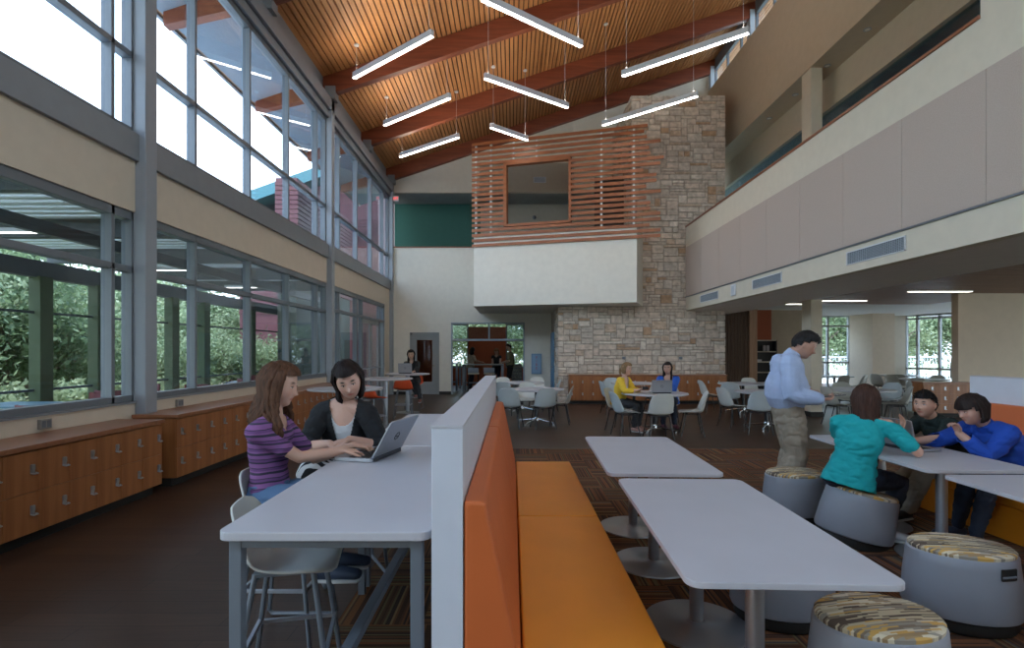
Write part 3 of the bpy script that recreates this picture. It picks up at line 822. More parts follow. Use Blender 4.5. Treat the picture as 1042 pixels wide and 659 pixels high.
# porch
M_PDECK = mat('porch_deck_metal', (.70, .74, .76), .5)
M_PSTEEL = mat('porch_steel', (.07, .08, .085), .5)
pr = MB()
def corr(x): return .03*(1 if int(x*8) % 2 else 0)
for k in range(73):
    y = -1.5+k*.25
    pr.box(-9.2, -4.55, y, y+.14, 3.55, 3.58).box(-9.2, -4.55, y+.14, y+.25, 3.60, 3.63)
struct('ceiling_porch', pr, M_PDECK)
for y in (1.0, 3.4, 5.8, 8.2, 10.6, 13.0, 15.4):
    b = MB().box(-9.2, -4.55, y-.06, y+.06, 3.27, 3.30).box(-9.2, -4.55, y-.06, y+.06, 3.52, 3.55).box(-9.2, -4.55, y-.01, y+.01, 3.3, 3.52)
    struct('porch_beam', b, M_PSTEEL)
struct('porch_edge_beam', MB().box(-8.1, -7.95, -1.5, 19, 2.78, 3.06).box(-6.3, -6.2, -1.5, 19, 3.1, 3.27), M_PSTEEL)
struct('porch_railing', MB().box(-8.04, -8.0, -1.5, 19, .86, .90).box(-8.03, -8.0, -1.5, 19, 2.17, 2.21), M_PSTEEL)
M_PGREEN = mat('green_post_paint', (.065, .09, .04), .6)
for i, y in enumerate((3.0, 6.2, 9.1, 10.35, 12.6, 13.9, 16.4)):
    c = MB().box(-8.1, -7.9, y-.13, y+.13, -.05, 2.8)
    struct('porch_post', c, M_PGREEN, bevel=.01)
# string of porch tube lights
for i, y in enumerate((7.5, 11.0, 14.0)):
    r = root('porch_light', ['glowing strip light under the porch roof, nearest the column', 'glowing strip light under the porch roof, middle one', 'glowing strip light under the porch roof, farthest one'][i], 'light', (-6.9, y, 3.2))
    MB().box(-.6, .6, -.04, .04, 0, .06).build('housing', M_LAMPW, r); MB().box(-.58, .58, -.03, .03, -.01, 0).build('diffuser', MATS['strip_diffuser'], r)

# leaves
def leaf_mesh(name, seed, n, rad, size, cl=18):
    rg = np.random.RandomState(seed)
    cc = rg.normal(size=(cl, 3)); cc /= np.linalg.norm(cc, axis=1)[:, None]; cc *= (rg.rand(cl, 1)**.5)*.72
    cc = cc*np.array(rad)
    vs = []; fs = []
    which = rg.randint(0, cl, n)
    pos = cc[which]+rg.normal(size=(n, 3))*np.array(rad)*.17
    for i in range(n):
        a = Vector(rg.normal(size=3)).normalized(); b = a.orthogonal().normalized(); c = a.cross(b)
        ang = rg.rand()*6.28; u = b*math.cos(ang)+c*math.sin(ang); w = a.cross(u)
        s = size*(.6+.8*rg.rand()); p = Vector(pos[i])
        k = len(vs)
        vs += [p-u*s, p+w*s*.42, p+u*s, p-w*s*.42]; fs.append((k, k+1, k+2, k+3))
    me = bpy.data.meshes.new(name); me.from_pydata([tuple(v) for v in vs], [], fs); me.update()
    return me
def leafmat(name, c1, c2):
    m = mat(name, c1, .6, var=.3, vscale=1.3, col2=c2)
    N = m.node_tree.nodes; L = m.node_tree.links; b = N['Principled BSDF']
    tr_ = N.new('ShaderNodeBsdfTranslucent'); mx = N.new('ShaderNodeMixShader'); mx.inputs[0].default_value = .45
    L.new([n for n in N if n.type == 'VALTORGB'][0].outputs[0], tr_.inputs[0])
    L.new(b.outputs[0], mx.inputs[1]); L.new(tr_.outputs[0], mx.inputs[2]); L.new(mx.outputs[0], N['Material Output'].inputs[0])
    return m
LM = [leafmat('oak_leaves', (.14, .20, .08), (.34, .42, .24)), leafmat('pale_leaves', (.22, .28, .13), (.48, .55, .34)), leafmat('dark_leaves', (.09, .14, .06), (.24, .32, .16))]
LME = [leaf_mesh('foliage', 3+i, 8500, (2.4, 2.4, 2.1), .085, 34) for i in range(3)]
for i, me in enumerate(LME): me.materials.append(LM[i])
BARK = mat('bark', (.16, .13, .10), .9, var=.3, vscale=10, bump=.6, bscale=20)
def trunk_mb(seed, h=2.4, r=.16):
    rg = random.Random(seed); m = MB()
    top = Vector((rg.uniform(-.4, .4), rg.uniform(-.4, .4), h))
    m.tube([(0, 0, 0), (rg.uniform(-.1, .1), rg.uniform(-.1, .1), h*.5), top], [r*1.2, r, r*.8], 10)
    for k in range(5):
        a = rg.uniform(0, 6.28); d = Vector((math.cos(a)*1.4, math.sin(a)*1.4, rg.uniform(.5, 1.6)))
        m.tube([top*.8, top*.8+d*.5+Vector((0, 0, .1)), top*.8+d], [r*.6, r*.4, r*.15], 8)
    return m
TRK = [trunk_mb(5+i).build('trunk', BARK, None, smooth=True).data for i in range(3)]
for o_ in [o for o in S.objects if o.name.startswith('trunk')]: bpy.data.objects.remove(o_)
def tree(x, y, z, k, s, rz, label, group, sz=None):
    r = root('tree', label, 'tree', (x, y, z), rz, group)
    r.scale = (s, s, sz or s)
    c = bpy.data.objects.new('foliage', LME[k]); COL.objects.link(c); c.parent = r; c.location = (0, 0, 3.0)
    t_ = bpy.data.objects.new('trunk', TRK[k]); COL.objects.link(t_); t_.parent = r
    return r
GL = 'oak trees beyond the porch at left'
rg = random.Random(4)
LTXT = 'leafy green oak tree outside beyond the porch posts at left'
for i, y in enumerate(np.arange(4.5, 34, 1.9)):
    tree(-11.5-rg.uniform(0, 1.6)-.08*y, y, -.9+rg.uniform(-.5, .2), i % 3, rg.uniform(.85, 1.15), rg.uniform(0, 6), LTXT, GL)
for x, y in ((-9.9, 19.0), (-9.0, 21.8), (-10.8, 16.6)):
    tree(x, y, -1.2, 0, .8, y, 'smaller oak tree in front of the maroon building at left', 'small oak trees before the maroon building')
for i, y in enumerate(np.arange(6, 44, 3.4)):
    tree(-17-rg.uniform(0, 2), y, -.6, (i+1) % 3, rg.uniform(1.15, 1.5), rg.uniform(0, 6), 'taller oak tree in the second row outside at left', 'second row of oak trees at left')
for i, (x, y, s) in enumerate(((-4.2, 29, 1.0), (-2.0, 31, 1.2), (0.6, 29.5, 1.0), (2.8, 31, 1.2), (-6.5, 30.5, 1.2))):
    tree(x, y, -.8, i % 3, s, i, 'green tree outside behind the kitchen windows', 'trees behind the kitchen')
for i, (x, y, s) in enumerate(((15.5, 31, 1.0), (18.5, 31.5, 1.2), (21.8, 31, 1.1), (25.5, 31, 1.3), (29.5, 29, 1.2), (20, 36, 1.5), (26, 36, 1.5), (32, 33, 1.5), (28.5, 25.5, 1.0), (13, 34, 1.4))):
    tree(x, y, -.8+.2*(i % 2), (i+1) % 2, s, i*1.7, 'bright green tree outside the windows of the right hall', 'trees outside the right hall')
# shrubs (low) at left to fill the view at ground level
SH = leaf_mesh('shrub_foliage', 77, 2600, (1.0, 1.0, .6), .085, 14); SH.materials.append(LM[1])
for i, y in enumerate(np.arange(5, 27, 1.5)):
    o = bpy.data.objects.new('shrub', SH); COL.objects.link(o); o.location = (-9.9-rg.uniform(0, .6), y+rg.uniform(-.3, .3), .35); o.rotation_euler = (0, 0, rg.uniform(0, 6)); s_ = rg.uniform(.8, 1.2); o.scale = (s_, s_, s_)
    tag(o, 'low pale green shrub growing along the porch edge', 'shrub', 'shrubs along the porch edge')
for i, (x, y, s_) in enumerate(((-9.6, 8.1, .6), (-9.4, 11.3, .5), (-9.2, 14.3, .65), (-9.1, 16.6, .6), (-10.2, 18.5, .8))):
    o = MB().ell((0, 0, 0), (1, .8, .5), 12, 8); o.v = [tuple(Vector(v)*(1+.25*noise.noise(Vector(v)*1.7+Vector((i*3, 0, 0))))) for v in o.v]
    o = o.build('boulder', mat('limestone_boulder', (.62, .60, .55), .9, var=.15, vscale=5, bump=.4, bscale=10), None, smooth='all'); o.location = (x, y, .1); o.scale = (s_,)*3
    tag(o, 'pale limestone boulder lying in the shrubs outside the left windows', 'boulder', 'boulders outside at left')
# neighbouring building wing
bg = root('neighbour_building', 'maroon sided neighbouring wing with a teal shed roof outside the clerestory', 'building', (0, 0, 0))
wb = MB().box(-12.2, -6.0, 24, 32, 0, 7.6)
for k in range(29): wb.box(-12.22, -5.98, 23.97, 24, 3.2+k*.15, 3.2+k*.15+.12)
wb.build('siding_wall', mat('maroon_siding', (.12, .035, .042), .6), bg)
wb = MB(); wb.add([(-11.6, 23.2, 7.9), (-5.2, 23.2, 10.2), (-5.2, 33, 10.2), (-11.6, 33, 7.9), (-11.6, 23.2, 8.4), (-5.2, 23.2, 10.7), (-5.2, 33, 10.7), (-11.6, 33, 8.4)],
                  [(0, 3, 2, 1), (4, 5, 6, 7), (0, 1, 5, 4), (1, 2, 6, 5), (2, 3, 7, 6), (3, 0, 4, 7)])
wb.build('roof', mat('teal_roof', (.05, .17, .20), .5), bg)
gb = MB(); gb.add([(-10.4, 24, 7.6), (-6, 24, 7.6), (-6, 24, 9.9), (-10.4, 24, 8.3), (-10.4, 32, 7.6), (-6, 32, 7.6), (-6, 32, 9.9), (-10.4, 32, 8.3)],
                  [(0, 1, 2, 3), (7, 6, 5, 4), (1, 5, 6, 2), (0, 3, 7, 4)]); gb.build('gable_wall', MATS['maroon_siding'], bg)
MB().box(-11.3, -10.5, 23.9, 24, 5.2, 7.4).build('pale_panel', M_BEIGE, bg)
# second wing at the third bay
bg = root('siding_wing', 'maroon horizontal siding wall close outside the third clerestory bay', 'building', (0, 0, 0))
wb = MB().box(-7.6, -6.9, 17.2, 23.0, 3.7, 7.1)
MB().box(-7.55, -6.95, 17.25, 22.95, -.1, 3.7).build('lower_wall', mat('dark_green_wall', (.04, .055, .045), .7), bg)
for k in range(22): wb.box(-6.9, -6.86, 17.2, 23.0, 3.7+k*.15, 3.7+k*.15+.12); wb.box(-7.6, -6.86, 17.17, 17.2, 3.7+k*.15, 3.7+k*.15+.12)
wb.build('siding_wall', MATS['maroon_siding'], bg)
# white fence and post outside right hall
r = root('terrace_fence', 'pale metal fence standing on the bright terrace beyond the right hall windows', 'fence', (0, 0, 0))
f = MB()
for k in range(120): f.box(11+k*.14, 11.02+k*.14, 27, 27.02, 0, 1.25)
f.build('pickets', M_LAMPW, r); MB().box(11, 28, 26.98, 27.04, 1.2, 1.27).build('top_rail', M_LAMPW, r)
r = root('terrace_post', 'white round post standing outside the oblique right window', 'post', (21.3, 25.2, 0)); MB().lathe([(.3, 0), (.3, .1), (.22, .12), (.22, 4.5)], 20).build('shaft', M_LAM, r, smooth=True)
r = root('play_structure', 'rust red timber structure behind the trees outside the right window', 'structure', (26.2, 28.5, 0))
q = MB()
for x in (0, 1.6):
    for y in (0, 1.2): q.box(x, x+.12, y, y+.12, 0, 3.2)
q.build('posts', M_BEAM, r); MB().box(-.1, 1.8, -.1, 1.4, 1.6, 1.75).box(-.1, 1.8, -.1, -.04, 1.75, 2.5).build('platform', M_BEAM, r)

# patio furniture
M_WOVEN = mat('woven_maroon', (.16, .035, .035), .7, var=.5, vscale=60)
M_PBLUE = mat('patio_table_blue', (.10, .20, .26), .35)
def patio_table(x, y, rz, label):
    r = root('patio_table', label, 'table', (x, y, -.02), rz)
    MB().prism(rrect(-.6, .6, -.4, .4, .04), .71, .74).build('tabletop', M_PBLUE, r)
    for a in (-1, 1):
        for b in (-1, 1): MB().box(a*.55-.025, a*.55+.025, b*.35-.025, b*.35+.025, 0, .71).build('leg', M_PSTEEL, r)
    return r
def patio_chair(x, y, rz, label):
    r = root('patio_chair', label, 'chair', (x, y, -.02), rz)
    MB().box(-.25, .25, -.22, .25, .42, .46).build('seat', M_WOVEN, r, bevel=.015)
    P = [[(math.sin(a)*.29, -.22+(1-math.cos(a))*.25-.03*t_, .44+t_*.42) for t_ in (0, .5, 1)] for a in [R(-70+14*i) for i in range(11)]]
    MB().grid(P).build('backrest', M_WOVEN, r, smooth='all', solid=.03)
    for a in (-1, 1):
        for b in (-1, 1): MB().tube([(a*.22, b*.2, .42), (a*.24, b*.23, 0)], .014, 6).build('leg', M_PSTEEL, r)
    return r
patio_table(-7.55, 8.3, .0, 'blue topped patio table outside the first window, nearest')
patio_table(-7.1, 10.4, .0, 'blue topped patio table outside the first window, behind the nearer one')
patio_table(-7.0, 14.6, .0, 'blue topped patio table outside the second window bay')
for i, (x, y, a) in enumerate(((-6.2, 7.1, .1), (-7.0, 8.9, 2.6), (-7.7, 11.2, 3.1), (-6.6, 11.1, 3.0), (-7.2, 9.7, 0), (-6.8, 13.9, 0), (-7.3, 15.4, 3.1), (-6.4, 15.3, 3.0), (-6.1, 12.6, 1.2))):
    patio_chair(x, y, a, ['striped woven patio chair nearest the first window', 'maroon woven patio chair behind the nearest blue table', 'maroon patio chair behind the middle blue table, left', 'maroon patio chair behind the middle blue table, right', 'maroon patio chair on the near side of the middle blue table', 'maroon patio chair before the farthest blue table', 'maroon patio chair behind the farthest blue table, left', 'maroon patio chair behind the farthest blue table, right', 'maroon patio chair standing alone outside the second window bay'][i])
# ------------------------------------------------------------------ counter-height tables
ZT = .93
def high_table(y0, y1, label):
    x0, x1 = -1.0, -.275
    r = root('counter_height_table', label, 'table', ((x0+x1)/2, (y0+y1)/2, 0), 0)
    a, b = (x1-x0)/2, (y1-y0)/2
    t = MB().prism(rrect(-a, a, -b, b, .045), ZT-.03, ZT).build('tabletop', M_LAM, r, bevel=.003)
    fr = MB()
    q = .03; zf = ZT-.03
    qq = q+.006
    fr.box(-a+q+.03, a-q-.03, -b+qq, -b+q+.03, zf-.035, zf-.001).box(-a+q+.03, a-q-.03, b-q-.03, b-qq, zf-.035, zf-.001)
    fr.box(-a+qq, -a+q+.03, -b+q+.03, b-q-.03, zf-.035, zf-.001).box(a-q-.03, a-qq, -b+q+.03, b-q-.03, zf-.035, zf-.001)
    fr.build('frame', M_GREYM, r, bevel=.002)
    for sx in (-1, 1):
        for sy in (-1, 1):
            cx, cy = sx*(a-q-.022), sy*(b-q-.022)
            MB().box(cx-.021, cx+.021, cy-.021, cy+.021, .0, zf-.001).build('leg', M_GREYM, r, bevel=.003)
    MB().box(-.022, .022, -b+.05, b-.05, .36, .40).box(-a+.05, a-.05, -b+.035, -b+.07, .36, .4).box(-a+.05, a-.05, b-.07, b-.035, .36, .4).build('footrest', M_GREYM, r, bevel=.003)
    return r
high_table(1.80, 3.44, 'white counter-height table nearest the camera, with the grey laptop on it')
high_table(3.45, 5.20, 'second white counter-height table, joined behind the one with the laptop')

# ------------------------------------------------------------------ booth dividers and benches
M_OBACK = mat('burnt_orange_vinyl', (.56, .125, .028), .55, var=.04, vscale=4, bump=.06, bscale=400)
M_OSEAT = mat('amber_vinyl', (.76, .265, .015), .5, var=.04, vscale=4, bump=.06, bscale=400)
def divider(x0, x1, y0, y1, label):
    r = root('booth_divider', label, 'divider', ((x0+x1)/2, (y0+y1)/2, 0))
    a, b = (x1-x0)/2, (y1-y0)/2
    MB().box(-a, a, -b, b, .0, 1.278).build('panel', M_LAMEDGE, r, bevel=.002)
    MB().box(-a-.001, a+.001, -b-.001, b+.001, 1.279, 1.29).build('cap', M_LAM, r, bevel=.002)
    return r
def bench(xb, sgn, y0, y1, label):
    """xb: x of the divider face; sgn: +1 the seat grows to +x"""
    r = root('booth_bench', label, 'bench', (xb, (y0+y1)/2, 0), 0)
    L = (y1-y0)/2-.002
    def pr(poly, nm, m, bev, parent=r):
        q = MB(); n = len(poly)
        vs = [(sgn*x, -L, z) for x, z in poly]+[(sgn*x, L, z) for x, z in poly]
        f = [tuple(range(n)), tuple(range(2*n-1, n-1, -1))]+[(i, n+i, n+(i+1) % n, (i+1) % n) for i in range(n)]
        if sgn < 0: f = [tuple(reversed(t)) for t in f]
        return q.add(vs, f).build(nm, m, parent, bevel=bev, seg=3)
    pr([(.003, .40), (.20, .40), (.195, .46), (.075, 1.03), (.003, 1.035)], 'backrest', M_OBACK, .012)
    pr([(.205, .30), (.745, .30), (.745, .43), (.205, .43)], 'seat_cushion', M_OSEAT, .012)
    pr([(.003, .02), (.73, .02), (.73, .295), (.003, .295)], 'base', M_OSEAT, .004)
    return r
divider(-.271, -.165, 1.80, 3.60, 'white booth divider in the centre foreground, nearest section')
divider(-.271, -.165, 3.603, 5.50, 'white booth divider in the centre, far section behind the nearest one')
bench(-.165, 1, 1.80, 3.61, 'orange bench in the centre foreground, nearest section with amber seat')
bench(-.165, 1, 3.613, 5.40, 'orange bench in the centre, far section beyond the seat seam')
divider(4.70, 4.806, 3.65, 5.50, 'white booth divider at the right edge behind the boys')
bench(4.70, -1, 3.65, 5.42, 'orange bench at the right edge that the two boys sit on')
bench(4.70, -1, 1.85, 3.64, 'orange bench at the right edge, nearer section under the table edge')
divider(4.70, 4.806, 1.80, 3.647, 'white booth divider at the right edge, nearer section')

# ------------------------------------------------------------------ white rectangular tables on disc bases
def rect_table(cx, cy, rz, label):
    r = root('rectangular_table', label, 'table', (cx, cy, 0.008), rz)
    MB().prism(rrect(-.381, .381, -.762, .762, .055, 6), .705, .729).build('tabletop', M_LAM, r, bevel=.003)
    for s in (-1, 1):
        T = Matrix.Translation((0, s*.39, 0))
        p = MB(T).lathe([(.038, .016), (.038, .69), (.16, .694), (.16, .704)], 24)
        po = p.build('pedestal', M_ALU, r, smooth=True)
        MB(T).lathe([(.285, 0), (.29, .004), (.285, .011), (.06, .017), (.045, .03), (.04, .03)], 48).build('disc_base', mat('grey_disc_metal', (.30, .31, .33), .35, .6), po, smooth=True)
    return r
rect_table(1.02, 2.61, R(-2), 'large white rectangular table nearest the camera, right of the amber bench')
rect_table(1.04, 4.27, R(-2), 'white rectangular table behind the nearest one, right of the amber bench')
rect_table(3.20, 4.37, R(-1), 'white table with the open laptop where the two boys and the girl sit')
rect_table(3.16, 2.72, R(-1), 'white table cut by the right edge, in front of the boys')

# ------------------------------------------------------------------ oval stools
def stool_fabric():
    m = mat('striped_stool_fabric', (.4, .3, .2), .9)
    nt = m.node_tree; N = nt.nodes; L = nt.links; b = N['Principled BSDF']
    tc = [n for n in N if n.type == 'TEX_COORD'][0]; sp = N.new('ShaderNodeSeparateXYZ'); L.new(tc.outputs['Object'], sp.inputs[0])
    def mth(op, a, bb=None, c=None):
        n = N.new('ShaderNodeMath'); n.operation = op
        for i, q in enumerate((a, bb, c)):
            if q is None: continue
            if isinstance(q, (int, float)): n.inputs[i].default_value = q
            else: L.new(q, n.inputs[i])
        return n.outputs[0]
    row = mth('FLOOR', mth('DIVIDE', sp.outputs[1], .008))
    big = mth('FLOOR', mth('DIVIDE', sp.outputs[1], .024))
    w1 = N.new('ShaderNodeTexWhiteNoise'); w1.noise_dimensions = '1D'; L.new(row, w1.inputs['W'])
    colu = mth('FLOOR', mth('DIVIDE', mth('MULTIPLY_ADD', w1.outputs['Value'], .5, sp.outputs[0]), .075))
    cv = N.new('ShaderNodeCombineXYZ'); L.new(row, cv.inputs[0]); L.new(colu, cv.inputs[1])
    w2 = N.new('ShaderNodeTexWhiteNoise'); w2.noise_dimensions = '3D'; L.new(cv.outputs[0], w2.inputs[0])
    w3 = N.new('ShaderNodeTexWhiteNoise'); w3.noise_dimensions = '1D'; L.new(big, w3.inputs['W'])
    v = mth('MULTIPLY_ADD', w2.outputs['Value'], .32, mth('MULTIPLY', w3.outputs['Value'], .68))
    cr = N.new('ShaderNodeValToRGB'); cr.color_ramp.interpolation = 'CONSTANT'; e = cr.color_ramp.elements
    cols = [(0, (.10, .07, .05)), (.18, (.50, .42, .28)), (.34, (.22, .17, .12)), (.45, (.60, .36, .10)), (.55, (.30, .27, .22)), (.65, (.66, .58, .42)), (.8, (.36, .24, .12)), (.88, (.62, .55, .42))]
    e[0].position = 0; e[0].color = cols[0][1]+(1,); e[1].position = cols[1][0]; e[1].color = cols[1][1]+(1,)
    for p_, c in cols[2:]: q = e.new(p_); q.color = c+(1,)
    L.new(v, cr.inputs[0]); L.new(cr.outputs[0], b.inputs['Base Color'])
    return m
M_SFAB = stool_fabric()
M_SBODY = mat('grey_stool_shell', (.26, .275, .31), .5, bump=.08, bscale=350)
def oval_stool(x, y, rz, label, tilt=(0, 0), handle=R(-40)):
    r = root('oval_stool', label, 'stool', (x, y, .008), rz, None)
    r.rotation_euler = (tilt[0], tilt[1], rz)
    MB().lathe([(.15, 0), (.235, .006), (.25, .03), (.245, .07), (.23, .075)], 48, 0, None, 1.06, .84).build('rubber_base', M_DARK, r, smooth=True)
    bd = MB().lathe([(.24, .072), (.262, .08), (.270, .10), (.262, .25), (.250, .36), (.246, .405), (.238, .413), (.22, .413)], 64, 0, None, 1.06, .84).build('shell', M_SBODY, r, smooth=True)
    MB().lathe([(.236, .405), (.238, .428), (.225, .440), (.12, .449), (1e-3, .451)], 48, 0, None, 1.06, .84).build('cushion', M_SFAB, r, smooth=True)
    # handle slot on the side
    T = Matrix.Rotation(handle, 4, 'Z')
    a0 = handle
    ring = []
    q = MB()
    def pt(a, z, d): return ((.256+d)*1.06*math.cos(a), (.256+d)*.84*math.sin(a), z)
    n = 8; w = R(19)
    P = [[pt(a0-w/2+w*k/n, z, .003) for z in (.325, .375)] for k in range(n+1)]
    q.grid(P)
    for z in (.322, .378): q.tube([pt(a0-w/2+w*k/n, z, .004) for k in range(n+1)], .004, 6)
    for s in (-1, 1): q.tube([pt(a0+s*w/2, z, .004) for z in (.322, .378)], .004, 6)
    h = q.build('handle_slot', M_DARK, bd)
    MB().tube([pt(a0-w/2+w*k/n, .338, .006) for k in range(n+1)], .006, 8).build('grip', M_GREYM, bd)
    return r
oval_stool(1.53, 2.24, R(8), 'oval grey stool nearest the camera, cut by the bottom edge beside the table corner', handle=R(-75))
oval_stool(2.545, 3.04, R(-14), 'oval grey stool standing upright at right, with a dark handle slot', handle=R(-62))
oval_stool(1.55, 3.08, R(0), 'oval grey stool mostly hidden under the nearest white table', handle=R(60))
oval_stool(2.70, 4.28, R(-8), 'tilted oval grey stool the girl in teal sits on', tilt=(R(0), R(13)), handle=R(100))
oval_stool(2.57, 4.88, R(10), 'oval grey stool standing behind the tilted one of the girl', handle=R(100))
oval_stool(3.62, 5.62, R(0), 'oval grey stool at the far end of the boys table, behind the girl', handle=R(100))

# ------------------------------------------------------------------ shell chairs
def shell(prof, n=14, mb=None):
    """prof: list of (y, z, halfwidth, lift) from the front edge to the top of the back"""
    ny = []
    m = len(prof)
    P = []
    # smooth subdivide the profile (catmull)
    pts = [np.array(p, float) for p in prof]
    ext = [2*pts[0]-pts[1]]+pts+[2*pts[-1]-pts[-2]]
    dense = []
    for i in range(1, len(ext)-2):
        for t_ in np.linspace(0, 1, 5, endpoint=False):
            a, b, c, d = ext[i-1:i+3]
            dense.append(.5*((2*b)+(-a+c)*t_+(2*a-5*b+4*c-d)*t_**2+(-a+3*b-3*c+d)*t_**3))
    dense.append(ext[-2])
    for i, q in enumerate(dense):
        p0 = dense[max(i-1, 0)]; p1 = dense[min(i+1, len(dense)-1)]
        ty, tz = p1[0]-p0[0], p1[1]-p0[1]; l = math.hypot(ty, tz); ty /= l; tz /= l
        nyy, nzz = tz, -ty   # normal towards the sitter
        if nyy*0+nzz < 0 and abs(nzz) > abs(nyy): nyy, nzz = -nyy, -nzz
        if abs(nyy) >= abs(nzz) and nyy < 0: nyy, nzz = -nyy, -nzz
        row = []
        for k in range(n+1):
            u = -1+2*k/n
            row.append((u*q[2], q[0]+nyy*q[3]*abs(u)**2.4, q[1]+nzz*q[3]*abs(u)**2.4))
        P.append(row)
    mb = mb or MB()
    mb.grid(P)
    return mb
M_SHELL = mat('white_plastic_shell', (.56, .56, .52), .4)
M_SHELLB = mat('pale_grey_plastic_shell', (.45, .49, .50), .4)
M_SHELLG = mat('warm_grey_plastic_shell', (.42, .41, .36), .4)
def make_side_chair(shellmat):
    r = root('shell_chair', 'x', 'chair')
    pf = [(.225, .415, .13, .0), (.205, .435, .19, .004), (.12, .438, .225, .012), (0, .425, .235, .03), (-.11, .42, .232, .055), (-.18, .445, .225, .075), (-.215, .52, .22, .075), (-.24, .62, .215, .06), (-.265, .72, .195, .04), (-.28, .785, .15, .018), (-.285, .81, .08, .005)]
    shell(pf).build('seat_shell', shellmat, r, smooth='all', solid=.007)
    fr = MB()
    fr.bar((-.17, .12, .40), (.17, .12, .40), .016, .016).bar((-.17, -.12, .40), (.17, -.12, .40), .016, .016)
    fr.bar((-.17, -.12, .40), (-.17, .12, .40), .016, .016).bar((.17, -.12, .40), (.17, .12, .40), .016, .016)
    for a in (-.13, .13):
        for b in (-.1, .1): fr.cyl((a, b), .02, .395, .425, 8)
    fr.build('seat_frame', M_BLACK, r)
    for a in (-1, 1):
        for b in (-1, 1):
            MB().tube([(a*.16, b*.12, .405), (a*.185, b*.155, .2), (a*.215, b*.20, 0)], [.012, .011, .010], 8).build('leg', M_BLACK, r, smooth=True)
    return r
PROTO = [make_side_chair(m) for m in (M_SHELL, M_SHELLB, M_SHELLG)]
used = [False]*3
def place_chair(x, y, deg, label, kind, group=None):
    if not used[kind]: c = PROTO[kind]; used[kind] = True; c.location = (x, y, 0); c.rotation_euler = (0, 0, R(deg)); c['label'] = label
    else: c = dup(PROTO[kind], (x, y, 0), R(deg), label)
    if group: c['group'] = group
    return c
def round_table(x, y, rad, label, kind='dining'):
    r = root('round_table', label, 'table', (x, y, 0))
    MB().lathe([(1e-3, .705), (rad-.03, .705), (rad, .715), (rad, .735), (rad-.004, .738), (1e-3, .738)], 48).build('tabletop', M_LAM, r, smooth=30)
    MB().lathe([(.035, .1), (.035, .69), (.14, .695), (.14, .705)], 16).build('column', M_BLACK, r, smooth=True)
    MB().lathe([(.05, .06), (.05, .12), (.036, .14)], 16).build('hub', M_CHROME, r, smooth=True)
    for k in range(4):
        a = R(45+90*k+12)
        d = Vector((math.cos(a), math.sin(a), 0))
        MB().tube([d*.03+Vector((0, 0, .1)), d*.3+Vector((0, 0, .06)), d*.42+Vector((0, 0, .045))], [.022, .018, .016], 8, flat=.7).cyl(d*.41, .02, 0, .035, 10).build('foot', M_CHROME, r, smooth=True)
    return r
t = round_table(2.74, 10.3, .63, 'round white table where the women in yellow and blue sit')
round_table(.52, 11.4, .58, 'round white table behind the far end of the booth divider')
round_table(.26, 13.8, .56, 'farther round white table left, near the blue door')
round_table(3.1, 13.6, .58, 'round white table behind the women in yellow and blue')
round_table(5.78, 13.4, .6, 'farther round white table left of the square column')
round_table(5.08, 10.7, .6, 'round white table just behind the standing man')
round_table(7.3, 11.3, .68, 'round white table behind the head of the girl in teal')
round_table(12.9, 17.9, .6, 'farthest round white table before the beige pier')
round_table(11.85, 15.4, .6, 'round white table behind the small locker cabinet')
round_table(10.35, 17.2, .55, 'round table by the far window beside the square column')
